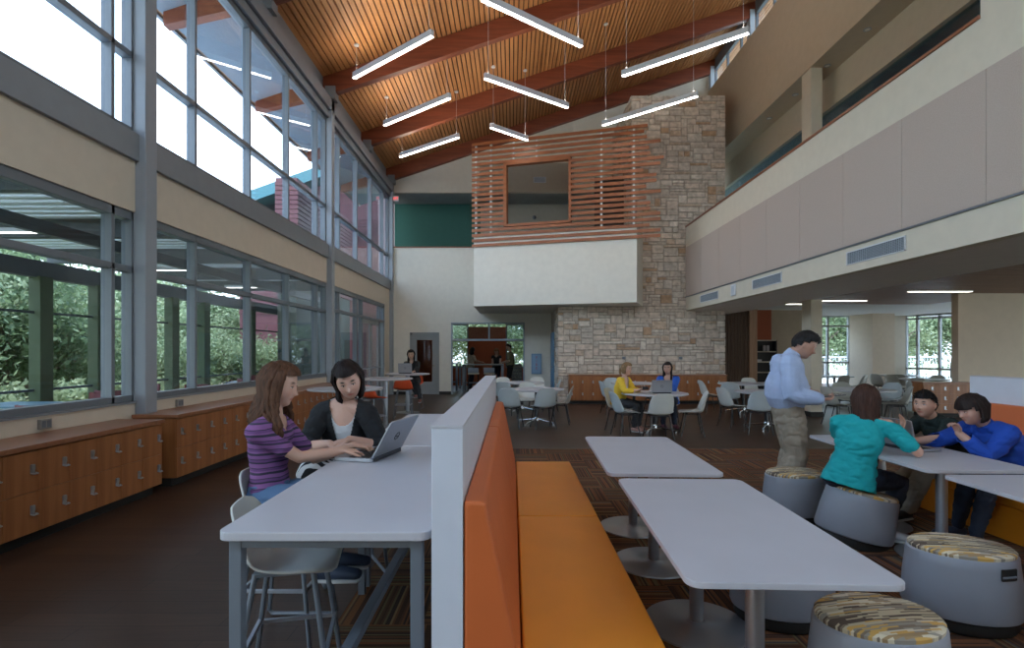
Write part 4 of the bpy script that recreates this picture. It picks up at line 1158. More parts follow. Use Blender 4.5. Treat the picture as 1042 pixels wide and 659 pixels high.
C = [  # x, y, deg, label, kind
 (2.57, 9.42, 4, 'white shell chair with its back to the camera at the table of the two women', 0),
 (3.28, 9.78, 78, 'white shell chair at the women table, right side, seen in profile', 0),
 (2.06, 9.72, -78, 'pale blue-grey shell chair at the women table, left, seen in profile', 1),
 (2.10, 10.5, -127, 'cream shell chair under the woman in the yellow cardigan', 0),
 (3.2, 11.02, 158, 'white shell chair under the woman in the blue cardigan', 0),
 (2.42, 13.1, -80, 'pale shell chair near the lockers, left of the yellow cardigan woman', 1),
 (2.72, 14.4, 180, 'small pale shell chair directly behind the woman in yellow', 1),
 (3.42, 12.85, 10, 'pale shell chair just behind the laptop of the two women', 0),
 (-.02, 10.75, -14, 'grey shell chair right against the far end of the booth divider', 1),
 (.62, 10.7, 14, 'grey shell chair with its back to the camera beside the booth divider chair', 1),
 (1.02, 11.35, 82, 'white shell chair in profile at the table by the extinguisher cabinet', 0),
 (.34, 12.3, 176, 'cream shell chair facing the camera behind the round table by the divider', 0),
 (.68, 14.75, 176, 'small white shell chair in front of the extinguisher cabinet', 0),
 (.98, 13.8, 88, 'shell chair in profile beside the stone corner', 1),
 (-.26, 14.7, 180, 'small white shell chair beyond the divider end, farthest left', 0),
 (-.14, 12.95, -20, 'blue-grey shell chair at the farther left table, back to the camera', 1),
 (4.98, 13.45, -88, 'cream shell chair in profile, leftmost of those behind the standing man', 0),
 (5.12, 12.6, -20, 'pale blue shell chair second from left behind the standing man', 1),
 (4.46, 10.85, -75, 'cream shell chair third from left behind the standing man', 0),
 (4.60, 10.0, -12, 'pale blue shell chair nearest behind the standing man', 1),
 (6.45, 14.4, 178, 'white shell chair facing the camera left of the man, behind a table', 0),
 (6.74, 11.1, -84, 'grey shell chair facing right, between the man and the girl in teal', 2),
 (7.72, 12.4, 170, 'grey shell chair behind the hair of the girl in teal', 2),
 (8.03, 11.2, 66, 'grey shell chair facing left, right of the hair of the girl in teal', 2),
 (8.62, 12.3, 120, 'pale shell chair behind the one facing left near the boys', 1),
 (10.0, 16.4, 10, 'grey shell chair by the far window next to the column', 2),
 (9.95, 17.9, 170, 'pale shell chair at the far window table, window side', 0),
 (10.75, 16.7, 75, 'grey shell chair in profile before the bright far window', 2),
 (11.9, 17.3, -70, 'white shell chair beside the beige pier, left', 0),
 (12.2, 17.0, -25, 'grey shell chair beside the beige pier, back to the camera', 2),
 (11.2, 14.9, -25, 'pale shell chair left of the small locker cabinet', 0),
 (11.75, 16.4, 175, 'grey shell chair just above the small locker cabinet, left', 2),
 (12.6, 16.0, 120, 'cream shell chair above the small locker cabinet, middle', 0),
 (13.1, 15.4, 90, 'cream shell chair above the small locker cabinet, beside the maroon one', 2),
]
for c in C: place_chair(*c)
r = root('maroon_chair', 'maroon chair behind the small locker cabinet by the right window', 'chair', (14.2, 16.6, 0), R(30))
MB().box(-.3, .3, -.28, .28, .3, .44).build('seat', M_WOVEN, r, bevel=.03); MB().box(-.3, .3, -.32, -.22, .44, .92).build('backrest', M_WOVEN, r, bevel=.03)
for a in (-1, 1):
    for b in (-1, 1): MB().tube([(a*.24, b*.22, .3), (a*.26, b*.24, 0)], .018, 8).build('leg', M_BLACK, r)

# ------------------------------------------------------------------ counter stools
M_ORSH = mat('orange_plastic_shell', (.72, .095, .03), .4)
def make_bar_stool(shellmat):
    r = root('counter_stool', 'x', 'stool')
    pf = [(.20, .640, .12, .0), (.185, .655, .185, .0), (.10, .660, .215, .01), (0, .652, .222, .025), (-.09, .655, .22, .04), (-.15, .685, .215, .055), (-.185, .75, .205, .06), (-.20, .82, .19, .045), (-.212, .88, .15, .025), (-.216, .905, .09, .008)]
    shell(pf).build('seat_shell', shellmat, r, smooth='all', solid=.010)
    for a in (-1, 1):
        for b in (-1, 1):
            MB().tube([(a*.13, b*.11, .645), (a*.165, b*.145, .42), (a*.205, b*.195, .03), (a*.205, b*.175, .012)], .0115, 10).build('leg', M_GREYM, r, smooth=True)
    fr = MB()
    for a in (-1, 1): MB().tube([(a*.205, -.18, .012), (a*.205, .18, .012)], .0115, 8).build('sled_rail', M_GREYM, r, smooth=True)
    fr = MB().box(-.18, .18, .155, .17, .30, .325).box(-.18, .18, -.17, -.155, .30, .325)
    for a in (-1, 1): fr.bar((a*.175, -.165, .31), (a*.175, .165, .31), .016, .016)
    fr.build('footrest', M_ALU, r)
    MB().box(-.14, .14, -.12, .12, .632, .645).build('seat_plate', M_GREYM, r)
    return r
BS = [make_bar_stool(M_SHELL), make_bar_stool(M_ORSH)]
bu = [False, False]
def bar_stool(x, y, deg, label, kind):
    if not bu[kind]: c = BS[kind]; bu[kind] = True; c.location = (x, y, 0); c.rotation_euler = (0, 0, R(deg)); c['label'] = label
    else: c = dup(BS[kind], (x, y, 0), R(deg), label)
    return c
bar_stool(-.95, 2.30, -78, 'empty white counter stool tucked under the near end of the counter-height table', 0)
bar_stool(-1.22, 2.92, -90, 'white counter stool under the girl in the purple striped top', 0)
bar_stool(-1.12, 3.72, -150, 'white counter stool under the woman in the black cardigan', 0)
bar_stool(-2.5, 12.35, 6, 'orange counter stool seen from behind, in front of the far laptop table', 1)
bar_stool(-2.62, 10.15, -35, 'orange counter stool partly hidden by the woman in the black cardigan', 1)
bar_stool(-2.62, 14.35, 175, 'orange counter stool under the woman at the far laptop', 1)
def bar_table(x, y, label):
    r = root('round_high_table', label, 'table', (x, y, 0))
    MB().lathe([(1e-3, .945), (.52, .945), (.55, .955), (.55, .978), (1e-3, .98)], 48).build('tabletop', M_LAM, r, smooth=30)
    MB().lathe([(.05, .015), (.05, .93), (.16, .935), (.16, .945)], 20).build('column', M_ALU, r, smooth=True)
    MB().lathe([(.3, 0), (.3, .008), (.06, .018), (.05, .03)], 32).build('base', MATS['grey_disc_metal'], r, smooth=True)
bar_table(-2.52, 8.12, 'round white high table behind the woman in the black cardigan, nearest of three')
bar_table(-2.62, 11.1, 'round white high table, middle one of the three at left')
bar_table(-2.62, 13.45, 'round white high table with the far laptop, farthest of the three')

# ------------------------------------------------------------------ laptops
M_LAPG = mat('laptop_silver', (.36, .37, .39), .35, .55); M_LAPD = mat('laptop_dark', (.02, .02, .024), .4); M_SCR = mat('laptop_screen', (.012, .014, .02), .12)
def laptop(x, y, z, deg, tilt, label, w=.34, d=.235, logo=True, col=None):
    """local: keyboard in front (+y is away from the user), hinge at y=d/2"""
    r = root('laptop', label, 'laptop', (x, y, z), R(deg))
    m = col or M_LAPG
    b = MB().prism(rrect(-w/2, w/2, -d/2, d/2, .012, 4), .003, .022).build('base', M_LAPG, r, bevel=.002)
    kb = MB()
    for j in range(5):
        for i in range(13):
            cx = -w/2+.03+i*(w-.06)/12; cy = -d/2+.095+j*.025
            kb.box(cx-.0095, cx+.0095, cy-.0095, cy+.0095, .022, .0245)
    kb.build('keyboard', M_LAPD, b)
    MB().box(-.05, .05, -d/2+.012, -d/2+.07, .0221, .0229).build('touchpad', M_LAPD, b)
    MB().box(-w/2+.02, w/2-.02, d/2-.012, d/2+.012, .004, .028).build('hinge', M_LAPD, b, bevel=.004)
    T = Matrix.Translation((0, d/2, .024)) @ Matrix.Rotation(-R(tilt), 4, 'X')
    ld = MB(T).prism(rrect(-w/2, w/2, 0, d, .012, 4), -.004, .004, 0, Matrix.Rotation(PI/2, 4, 'X')).build('lid', m, r, bevel=.0015)
    MB(T).box(-w/2+.012, w/2-.012, -.0048, -.0042, .015, d-.012).build('screen', M_SCR, ld)
    if logo:
        q = MB(T); R0 = .024
        q.tube([(R0*math.cos(a), .0048, d/2+R0*math.sin(a)) for a in [2*PI*k/24 for k in range(25)]], .0022, 6).build('logo_ring', M_LAPD, ld)
        t_ = text('logo_letters', 'DELL', .016, M_LAPD, ld, T @ Vector((0, .0046, d/2)), (PI/2-R(tilt), 0, PI))
    return r
M_GIRLLAP = laptop(-.835, 3.12, ZT, -104, 30, 'grey laptop open on the nearest counter-height table, typed on by the girl in purple', w=.36)
laptop(-2.64, 13.35, .98, 180, 8, 'silver laptop on the farthest round high table, its back to the camera')
laptop(2.82, 10.18, .738, 178, 6, 'silver laptop between the women in yellow and blue, its back to the camera', w=.38)
laptop(3.29, 4.42, .738, 100, 14, 'grey laptop on the boys table, its screen facing the boys', w=.34)

# ------------------------------------------------------------------ kitchen furniture
def kitchen_table(x, y, w, d, h, label):
    r = root('kitchen_high_table', label, 'table', (x, y, 0))
    MB().box(-w/2, w/2, -d/2, d/2, h-.035, h).build('tabletop', mat('grey_laminate', (.17, .18, .18), .35), r)
    for a in (-1, 1):
        for b in (-1, 1):
            cx, cy = a*(w/2-.04), b*(d/2-.04); MB().box(cx-.04, cx+.04, cy-.04, cy+.04, 0, h-.035).build('leg', M_GREYM, r)
    MB().box(-w/2+.04, w/2-.04, -d/2, -d/2+.05, .32, .37).build('footrest', M_GREYM, r)
    return r
kitchen_table(-1.10, 20.6, 1.55, .9, 1.04, 'grey high table seen through the kitchen opening, with three people behind it')
kitchen_table(-2.5, 21.4, .8, 1.4, 1.06, 'greenish grey counter at the left side of the kitchen opening')
def kstool(x, y, label):
    r = root('kitchen_stool', label, 'stool', (x, y, 0))
    MB().box(-.2, .2, -.16, .16, .68, .73).build('seat', mat('cream_seat', (.50, .42, .30), .5), r, bevel=.015)
    MB().box(-.2, .2, -.19, -.165, .74, .93).build('backrest', M_GREYM, r, bevel=.01)
    for a in (-1, 1):
        for b in (-1, 1): MB().tube([(a*.17, b*.14, .68), (a*.21, b*.19, 0)], .014, 6).build('leg', M_BLACK, r)
kstool(-1.42, 19.75, 'stool at the kitchen high table, left one')
kstool(-.84, 19.75, 'stool at the kitchen high table, right one')
r = root('drawer_cart', 'low speckled drawer cart at the right end of the kitchen', 'cart', (.2, 22.6, 0))
MB().box(-.22, .22, -.2, .2, .05, 1.0).build('carcass', M_GREYM, r)
for k in range(6): MB().box(-.2, .2, -.22, -.2, .08+k*.15, .08+k*.15+.12).build('drawer', mat('pale_drawer', (.3, .33, .3), .5, var=.6, vscale=25), r)
# ------------------------------------------------------------------ people
def V(*a): return Vector(a)
def fwd(deg): return V(-math.sin(R(deg)), math.cos(R(deg)), 0)
def ik(a, b, l1, l2, pole):
    d = b-a; L = d.length
    if L > (l1+l2)*.985:
        d = d*((l1+l2)*.985/L); b = a+d; L = d.length
    d.normalize()
    x = (l1*l1-l2*l2+L*L)/(2*L); h = math.sqrt(max(l1*l1-x*x, 1e-5))
    p = pole-d*pole.dot(d)
    if p.length < 1e-4: p = d.orthogonal()
    p.normalize()
    return a+d*x+p*h, b
def remesh(mb, name, m, parent, voxel, smooth=4, disp=0, freq=9, cut=None, local=None, solid=0, colfn=None, thin=None):
    me = bpy.data.meshes.new('tmp'); me.from_pydata(mb.v, [], mb.f); me.update()
    o = bpy.data.objects.new('tmp', me); COL.objects.link(o)
    q = o.modifiers.new('r', 'REMESH'); q.mode = 'VOXEL'; q.voxel_size = voxel
    if smooth:
        s = o.modifiers.new('s', 'SMOOTH'); s.factor = .5; s.iterations = smooth
    dg = bpy.context.evaluated_depsgraph_get(); dg.update()
    me2 = bpy.data.meshes.new_from_object(o.evaluated_get(dg))
    bpy.data.objects.remove(o); bpy.data.meshes.remove(me)
    n = len(me2.vertices)
    co = np.empty(n*3); me2.vertices.foreach_get('co', co); co = co.reshape(-1, 3)
    if disp:
        no = np.empty(n*3); me2.vertices.foreach_get('normal', no); no = no.reshape(-1, 3)
        d = np.array([noise.noise(Vector((c[0]*freq, c[1]*freq, c[2]*freq*1.7)))+.5*noise.noise(Vector((c[0]*freq*2.3+5, c[1]*freq*2.3, c[2]*freq*3.2))) for c in co])
        d = np.abs(d)*2-.6
        co = co+no*(d*disp)[:, None]
        me2.vertices.foreach_set('co', co.reshape(-1))
    if cut is not None:
        import bmesh
        bm = bmesh.new(); bm.from_mesh(me2)
        dead = [f for f in bm.faces if cut(f.calc_center_median())]
        bmesh.ops.delete(bm, geom=dead, context='FACES'); bm.to_mesh(me2); bm.free()
    me2.materials.clear(); me2.materials.append(m)
    me2.polygons.foreach_set('use_smooth', [True]*len(me2.polygons))
    if colfn is not None:
        ca = me2.color_attributes.new('tint', 'FLOAT_COLOR', 'POINT')
        n = len(me2.vertices); co = np.empty(n*3); me2.vertices.foreach_get('co', co); co = co.reshape(-1, 3)
        ca.data.foreach_set('color', np.array([colfn(Vector(c)) for c in co], float).reshape(-1))
    me2.name = name
    ob = bpy.data.objects.new(name, me2); COL.objects.link(ob)
    if parent is not None: ob.parent = parent
    if solid:
        s = ob.modifiers.new('solid', 'SOLIDIFY'); s.thickness = solid; s.offset = -1
    return ob
def skin_mat():
    m = mat('skin', (.6, .4, .3), .5)
    N = m.node_tree.nodes; L = m.node_tree.links; b = N['Principled BSDF']
    a = N.new('ShaderNodeVertexColor'); a.layer_name = 'tint'
    L.new(a.outputs[0], b.inputs['Base Color']); b.inputs['Subsurface Weight'].default_value = .08
    b.inputs['Subsurface Radius'].default_value = (.02, .008, .004)
    return m
M_SKIN = skin_mat()
def cloth(name, col, **k): return mat(name, col, k.pop('rough', .85), var=.06, vscale=12, bump=.12, bscale=350, **k)

def head_frame(c, look, roll=0):
    f = Vector(look).normalized(); up = V(0, 0, 1); x = f.cross(up).normalized(); z = x.cross(f).normalized()
    M = Matrix((x, f, z)).transposed().to_4x4() @ Matrix.Rotation(R(roll), 4, 'Y')
    M.translation = c
    return M
def G(x, s): return math.exp(-(x/s)**2)
def head_point(d):
    """d: unit direction in head space (y forward). returns surface point (m) for a 0.23 m head"""
    x, y, z = d
    px, py, pz = x*.074, y*.094, z*.116
    if z < 0:
        px *= 1-.30*min(1, -z*1.0)**1.6
        if y < 0: py *= 1-.40*min(1, -z*1.2)
    if y > 0: py = .088*math.tanh(py/.088*1.25)/math.tanh(1.25)*1.0
    if y > .2:
        k = 0
        k += .026*G(px, .011)*G(pz+.022, .013)+.012*G(px, .009)*G(pz-.0, .026)
        for s in (-1, 1): k -= .008*G(px-s*.030, .014)*G(pz-.014, .011)
        k += .003*G(pz-.036, .010)*G(px, .045)
        k += .0065*G(px, .020)*G(pz+.053, .009)
        k -= .003*G(px, .018)*G(pz+.066, .006)
        k += .009*G(px, .022)*G(pz+.088, .014)
        for s in (-1, 1): k += .004*G(px-s*.042, .018)*G(pz+.022, .02)
        py += k
    return V(px, py, pz)
def head_mesh(mb, M, sc=1.):
    nu, nv = 56, 44; P = []
    vs = []; fs = []
    for j in range(nv+1):
        ph = PI*j/nv
        for k in range(nu):
            a = 2*PI*k/nu
            d = V(math.sin(ph)*math.cos(a), math.sin(ph)*math.sin(a), -math.cos(ph))
            vs.append(M @ (head_point(d)*sc))
    for j in range(nv):
        for k in range(nu):
            k2 = (k+1) % nu; fs.append((j*nu+k, j*nu+k2, (j+1)*nu+k2, (j+1)*nu+k))
    mb.add(vs, fs)
    for s in (-1, 1):
        mb.ell(tuple((0, 0, 0)), (.009*sc, .018*sc, .030*sc), 10, 8, 0, None) if 0 else mb.lathe([(1e-3, -1), (.7, -.7), (1, 0), (.8, .65), (1e-3, 1)], 12, 0, M @ Matrix.Translation((s*.074*sc, -.008*sc, -.004*sc)) @ Matrix.Rotation(s*.35, 4, 'Z') @ Matrix.Diagonal((.008*sc, .019*sc, .031*sc, 1)))

def hand(mb, w, d, pn, side, curl=25, sc=1., spread=6):
    """w wrist, d finger direction, pn palm normal (towards which the fingers curl), side +1: thumb on +x of frame"""
    d = Vector(d).normalized(); pn = Vector(pn); pn = (pn-d*pn.dot(d)).normalized(); x = d.cross(pn)*side
    k = w+d*.088*sc
    mb.tube([w-d*.015, w+d*.03*sc, w+d*.07*sc, k], [(.026*sc, .019*sc), (.036*sc, .015*sc), (.041*sc, .014*sc), (.038*sc, .010*sc)], 12, up=pn)
    for i, (off, ln) in enumerate(((.031, .068), (.011, .078), (-.010, .073), (-.029, .056))):
        p = w+d*.078*sc+x*off*sc; dd = d+x*math.tan(R(spread*(1-i*.7))); dd.normalize()
        pts = [p]; ang = 0
        for q, fr in enumerate((.45, .30, .25)):
            ang += R(curl*(.8 if q == 0 else 1.0)+3*i)
            v = dd*math.cos(ang)+pn*math.sin(ang); p = p+v*ln*sc*fr*1.05; pts.append(p)
        mb.tube(pts, [.0092*sc, .0088*sc, .008*sc, .0068*sc], 8, round_=True)
    p = w+d*.022*sc+x*.024*sc
    v1 = (d*.7+x*.75+pn*.2).normalized(); v2 = (d*.95+x*.3+pn*.3).normalized()
    mb.tube([p, p+v1*.04*sc, p+v1*.04*sc+v2*.032*sc, p+v1*.04*sc+v2*.055*sc], [.014*sc, .012*sc, .010*sc, .008*sc], 8, round_=True)

M_EYEW = mat('eye_white', (.75, .73, .7), .3); M_IRIS = mat('dark_iris', (.03, .018, .01), .2)
def person(label, pel, neck, headc, look, face, hands, feet, roll=0, s=1., male=False, heavy=1., skin=(.56, .33, .235), hair=None, haircol=(.03, .018, .012), clothes=(), voxel=.0065, sface=None, shoulders=None, elbow_pole=None, knee_pole=None, hsc=1., shoes=None, curl=(25, 25), rootz=0., sw=None, eyes=True, hipw=None, palm=((0, 0, -1), (0, 0, -1))):
    pel = Vector(pel); neck = Vector(neck); headc = Vector(headc)
    F = fwd(face); Rt = V(F.y, -F.x, 0)
    SF = fwd(sface if sface is not None else face); SR = V(SF.y, -SF.x, 0)
    r = root('person', label, 'person', (pel.x, pel.y, rootz), R(face))
    inv = (Matrix.Translation(r.location) @ Matrix.Rotation(R(face), 4, 'Z')).inverted()
    sw = (sw or (.185 if male else .155))*s; hw = (hipw or .085)*s
    spine = (neck-pel); sp = spine.normalized()
    SH = {}
    for k, sg in (('R', 1), ('L', -1)):
        SH[k] = Vector(shoulders[k]) if shoulders and k in shoulders else neck-sp*.055*s+SR*sg*sw
    la1, la2 = .285*s, .25*s; ll1, ll2 = .43*s, .42*s
    EL = {}; WR = {}; KN = {}; AN = {}
    for k, sg in (('R', 1), ('L', -1)):
        ep = Vector((elbow_pole or {}).get(k, (0, 0, -1)))
        EL[k], WR[k] = ik(SH[k], Vector(hands[k][0]), la1, la2, ep)
        kp = Vector((knee_pole or {}).get(k, tuple(F+V(0, 0, .4))))
        hip = pel+Rt*sg*hw
        KN[k], AN[k] = ik(hip, Vector(feet[k][0]), ll1, ll2, kp)
    up = SF
    hv = heavy
    def torso(o=0., z0=0, z1=1., neckr=True):
        if male: prof = [(-.06, .155, .115), (.04, .165, .125), (.25, .160*hv, .128*hv), (.45, .165*hv, .128*hv), (.68, .178, .125), (.86, .165, .105), (.96, .11, .075)]
        else: prof = [(-.08, .15, .11), (.02, .168*hv, .122*hv), (.22, .140*hv, .105*hv), (.38, .128*hv, .098*hv), (.60, .148*hv, .118*hv), (.80, .142, .098), (.95, .09, .065)]
        pts = []; rad = []
        for t_, rx, ry in prof:
            if z0 <= t_ <= z1:
                bow = -SF*.018*math.sin(max(0, min(1, t_))*PI)*s
                pts.append(pel+spine*t_+bow); rad.append((rx*s+o, ry*s+o))
        return pts, rad
    def limb(mb, A, E, W, ra, o=0, frac=2., n=14):
        # frac: 1 = to elbow, 2 = to wrist
        pts = [A, A.lerp(E, .3), A.lerp(E, .7), E, E.lerp(W, .3), E.lerp(W, .65), W]
        fr = [0, .3, .7, 1, 1.3, 1.65, 2.]
        keep = [i for i in range(7) if fr[i] <= frac+1e-6]
        P = [pts[i] for i in keep]; Q = [ra[i]*s+o for i in keep]
        if fr[keep[-1]] < frac:
            i = keep[-1]; t_ = (frac-fr[i])/(fr[i+1]-fr[i]); P.append(pts[i].lerp(pts[i+1], t_)); Q.append((ra[i]*(1-t_)+ra[i+1]*t_)*s+o)
        mb.tube(P, Q, n, round_=True)
    AR = [.054, .050, .043, .040, .040, .034, .026] if not male else [.064, .057, .050, .046, .046, .038, .030]
    LR = [.088, .086, .068, .056, .057, .046, .036]
    AR = [a*(1+(hv-1)*.7) for a in AR]; LR = [a*(1+(hv-1)*.6) for a in LR]
    # body
    b = MB(inv)
    p_, q_ = torso()
    b.tube(p_, q_, 24, up=up, round_=False)
    for k in 'RL':
        b.ell(tuple(SH[k]), .056*s*(1+(hv-1)*.5), 14, 10); b.tube([neck-sp*.03*s, SH[k]], [.06*s, .05*s], 12, round_=True)
        limb(b, SH[k], EL[k], WR[k], AR)
        limb(b, pel+Rt*(hw if k == 'R' else -hw), KN[k], AN[k], LR)
    hm = head_frame(headc, look, roll)
    hb = hm @ V(0, -.018, -.06)
    b.tube([neck-sp*.04*s, neck, neck.lerp(hb, .6), hb], [.068*s, (.058 if male else .050)*s, (.056 if male else .047)*s, .05*s], 16, round_=True)
    head_mesh(b, hm, hsc)
    for i, k in enumerate('RL'):
        hand(b, WR[k], Vector(hands[k][1]), Vector(palm[i]), (1 if k == 'L' else -1), curl[i], s*1.0)
        a = AN[k]; td = Vector(feet[k][1]).normalized()
        hl = a-V(0, 0, .045)-td*.03
        b.tube([hl, a-V(0, 0, .05)+td*.06, a-V(0, 0, .06)+td*.16*s], [(.032, .035), (.040, .032), (.036, .02)], 12, up=V(0, 0, 1), round_=True)
    him = hm.inverted()
    sk = Vector(skin)
    W = inv.inverted()
    def tint(c):
        h = him @ (W @ c)
        h = h/hsc
        col = sk.copy()
        if abs(h.x) < .08 and abs(h.z) < .12 and h.y > .03:
            lip = G(h.x, .021)**1.0*G(h.z+.053, .0085)
            if h.y > .06 and lip > .25: col = col.lerp(V(sk.x*.85, sk.y*.42, sk.z*.42), min(1, lip*1.3))
            for sg in (-1, 1):
                ck = G(h.x-sg*.04, .02)*G(h.z+.02, .02); col = col.lerp(V(sk.x*1.02, sk.y*.78, sk.z*.76), ck*.5)
                if h.y > .045:
                    br = G(h.x-sg*.031, .017)**2*G(h.z-.036-.003*math.cos((h.x-sg*.031)*60), .0050)
                    col = col.lerp(Vector(haircol), min(1, br*1.6))
        return (col.x, col.y, col.z, 1)
    body = remesh(b, 'body', M_SKIN, r, voxel, 3, colfn=tint)
    if eyes:
        for sg in (-1, 1):
            e = MB(inv @ hm)
            c = V(sg*.030*hsc, .0775*hsc, .0135*hsc)
            e.ell(tuple(c), (.0120*hsc, .0095*hsc, .0046*hsc), 12, 8, 0)
            e.ell(tuple(c+V(0, .0065*hsc, -.001)), (.0050*hsc, .0045*hsc, .0042*hsc), 10, 6, 1)
            e.tube([c+V(-.014*hsc, .006*hsc, .003*hsc), c+V(0, .0105*hsc, (.0070)*hsc), c+V(.014*hsc, .006*hsc, .003*hsc)], .0018, 6, 1)
            e.build('eye', [M_EYEW, M_IRIS], r, smooth='all')
    ctx = dict(locals())
    for c in clothes: c(ctx)
    if hair: hair(ctx)
    if shoes:
        shoes(ctx)
    return r

# ---- clothing pieces
def shirt(m, sleeve=.6, hem=-.10, off=.014, vneck=None, name='shirt', disp=.006, freq=9, top=.96, flare=0., cuff=None, cutfn=None, collar=False, soff=None, ushape=False):
    def f(c):
        b = MB(c['inv']); s = c['s']
        pts, rad = c['torso'](off)
        pel, sp, spine = c['pel'], c['sp'], c['spine']
        if hem < -.08:
            L = spine.length
            pts = [pel+spine*hem]+pts; rad = [(rad[0][0]+flare, rad[0][1]+flare)]+rad
        b.tube(pts, rad, 28, up=c['up'])
        so_ = soff if soff is not None else off
        for k in 'RL':
            b.ell(tuple(c['SH'][k]), .056*s*(1+(c['hv']-1)*.5)-.006+off*.8, 16, 10)
            b.tube([c['neck']-sp*.035*s, c['SH'][k]], [.062*s+off*.6, .05*s+off], 14, round_=True)
            # tapered sleeve without rounded wrist end
            A, E, Wp = c['SH'][k], c['EL'][k], c['WR'][k]
            c['limb'](b, A, E, Wp, c['AR'], so_, sleeve)
        if collar:
            nb = c['neck']; b.tube([nb-sp*.03, nb+(c['hb']-nb).normalized()*.055*s], [.080*s, .067*s], 18)
        W = c['W']; neck = c['neck']; SF = c['SF']; SR = c['SR']
        def cut(p):
            w = W @ p; d = w-neck
            u = d.dot(SR); v = d.dot(sp); g = d.dot(SF)
            if vneck:
                wd, dp = vneck
                if g > -.0 and v > -dp and abs(u) < wd*(max(0, min(1, (v+dp)/dp))**.35 if ushape else max(.15, (v+dp)/dp)) and v < .06: return True
            if v > (.075 if collar else .012): return True
            if cutfn and cutfn(u, v, g): return True
            return False
        o = remesh(b, name, m, c['r'], c['voxel'], 4, disp, freq, cut, solid=.004)
        return o
    return f
def trousers(m, name='trousers', off=.014, wide=0., top=.12, frac=2., disp=.007, length=1.95):
    def f(c):
        b = MB(c['inv']); s = c['s']; pel = c['pel']; spine = c['spine']
        pts, rad = c['torso'](off-.003, -1, .24)
        b.tube([pel-c['sp']*.07]+pts, [(rad[0][0]*.9, rad[0][1]*.9)]+rad, 26, up=c['up'])
        for k in 'RL':
            lr = list(c['LR']); lr = [a+wide*(i/6) for i, a in enumerate(lr)]
            c['limb'](b, pel+c['Rt']*(c['hw'] if k == 'R' else -c['hw']), c['KN'][k], c['AN'][k], lr, off, length)
        return remesh(b, name, m, c['r'], c['voxel'], 4, disp, 8)
    return f
def skirt(m, name='skirt', frac=.95, off=.03):
    def f(c):
        b = MB(c['inv']); pel = c['pel']
        pts, rad = c['torso'](off-.012, -1, .3); b.tube([pel-c['sp']*.05]+pts, [rad[0]]+rad, 26, up=c['up'])
        for k in 'RL':
            h = pel+c['Rt']*(c['hw'] if k == 'R' else -c['hw']); b.tube([h, h.lerp(c['KN'][k], frac)], [.10+off*.5, .08+off], 16, round_=True)
        mid0 = pel; mid1 = (c['KN']['R']+c['KN']['L'])*.5
        b.tube([mid0, mid0.lerp(mid1, frac)], [(.15, .09), (.14, .08)], 16, up=V(0, 0, 1), round_=True)
        return remesh(b, name, m, c['r'], c['voxel'], 4, .006, 8)
    return f
def shoe(m, sole, low=True):
    def f(c):
        for k in 'RL':
            a = c['AN'][k]; td = Vector(c['feet'][k][1]).normalized()
            b = MB(c['inv'])
            b.tube([a-V(0, 0, .045)-td*.035, a-V(0, 0, .045)+td*.06, a-V(0, 0, .055)+td*.175], [(.036, .042), (.044, .038), (.040, .026)], 16, up=V(0, 0, 1), round_=True)
            o = b.build('shoe', m, c['r'], smooth='all')
            b = MB(c['inv']); b.tube([a-V(0, 0, .085)-td*.04, a-V(0, 0, .085)+td*.06, a-V(0, 0, .085)+td*.18], [(.038, .012), (.047, .012), (.042, .012)], 16, up=V(0, 0, 1), round_=True)
            b.build('sole', sole, o, smooth='all')
    return f
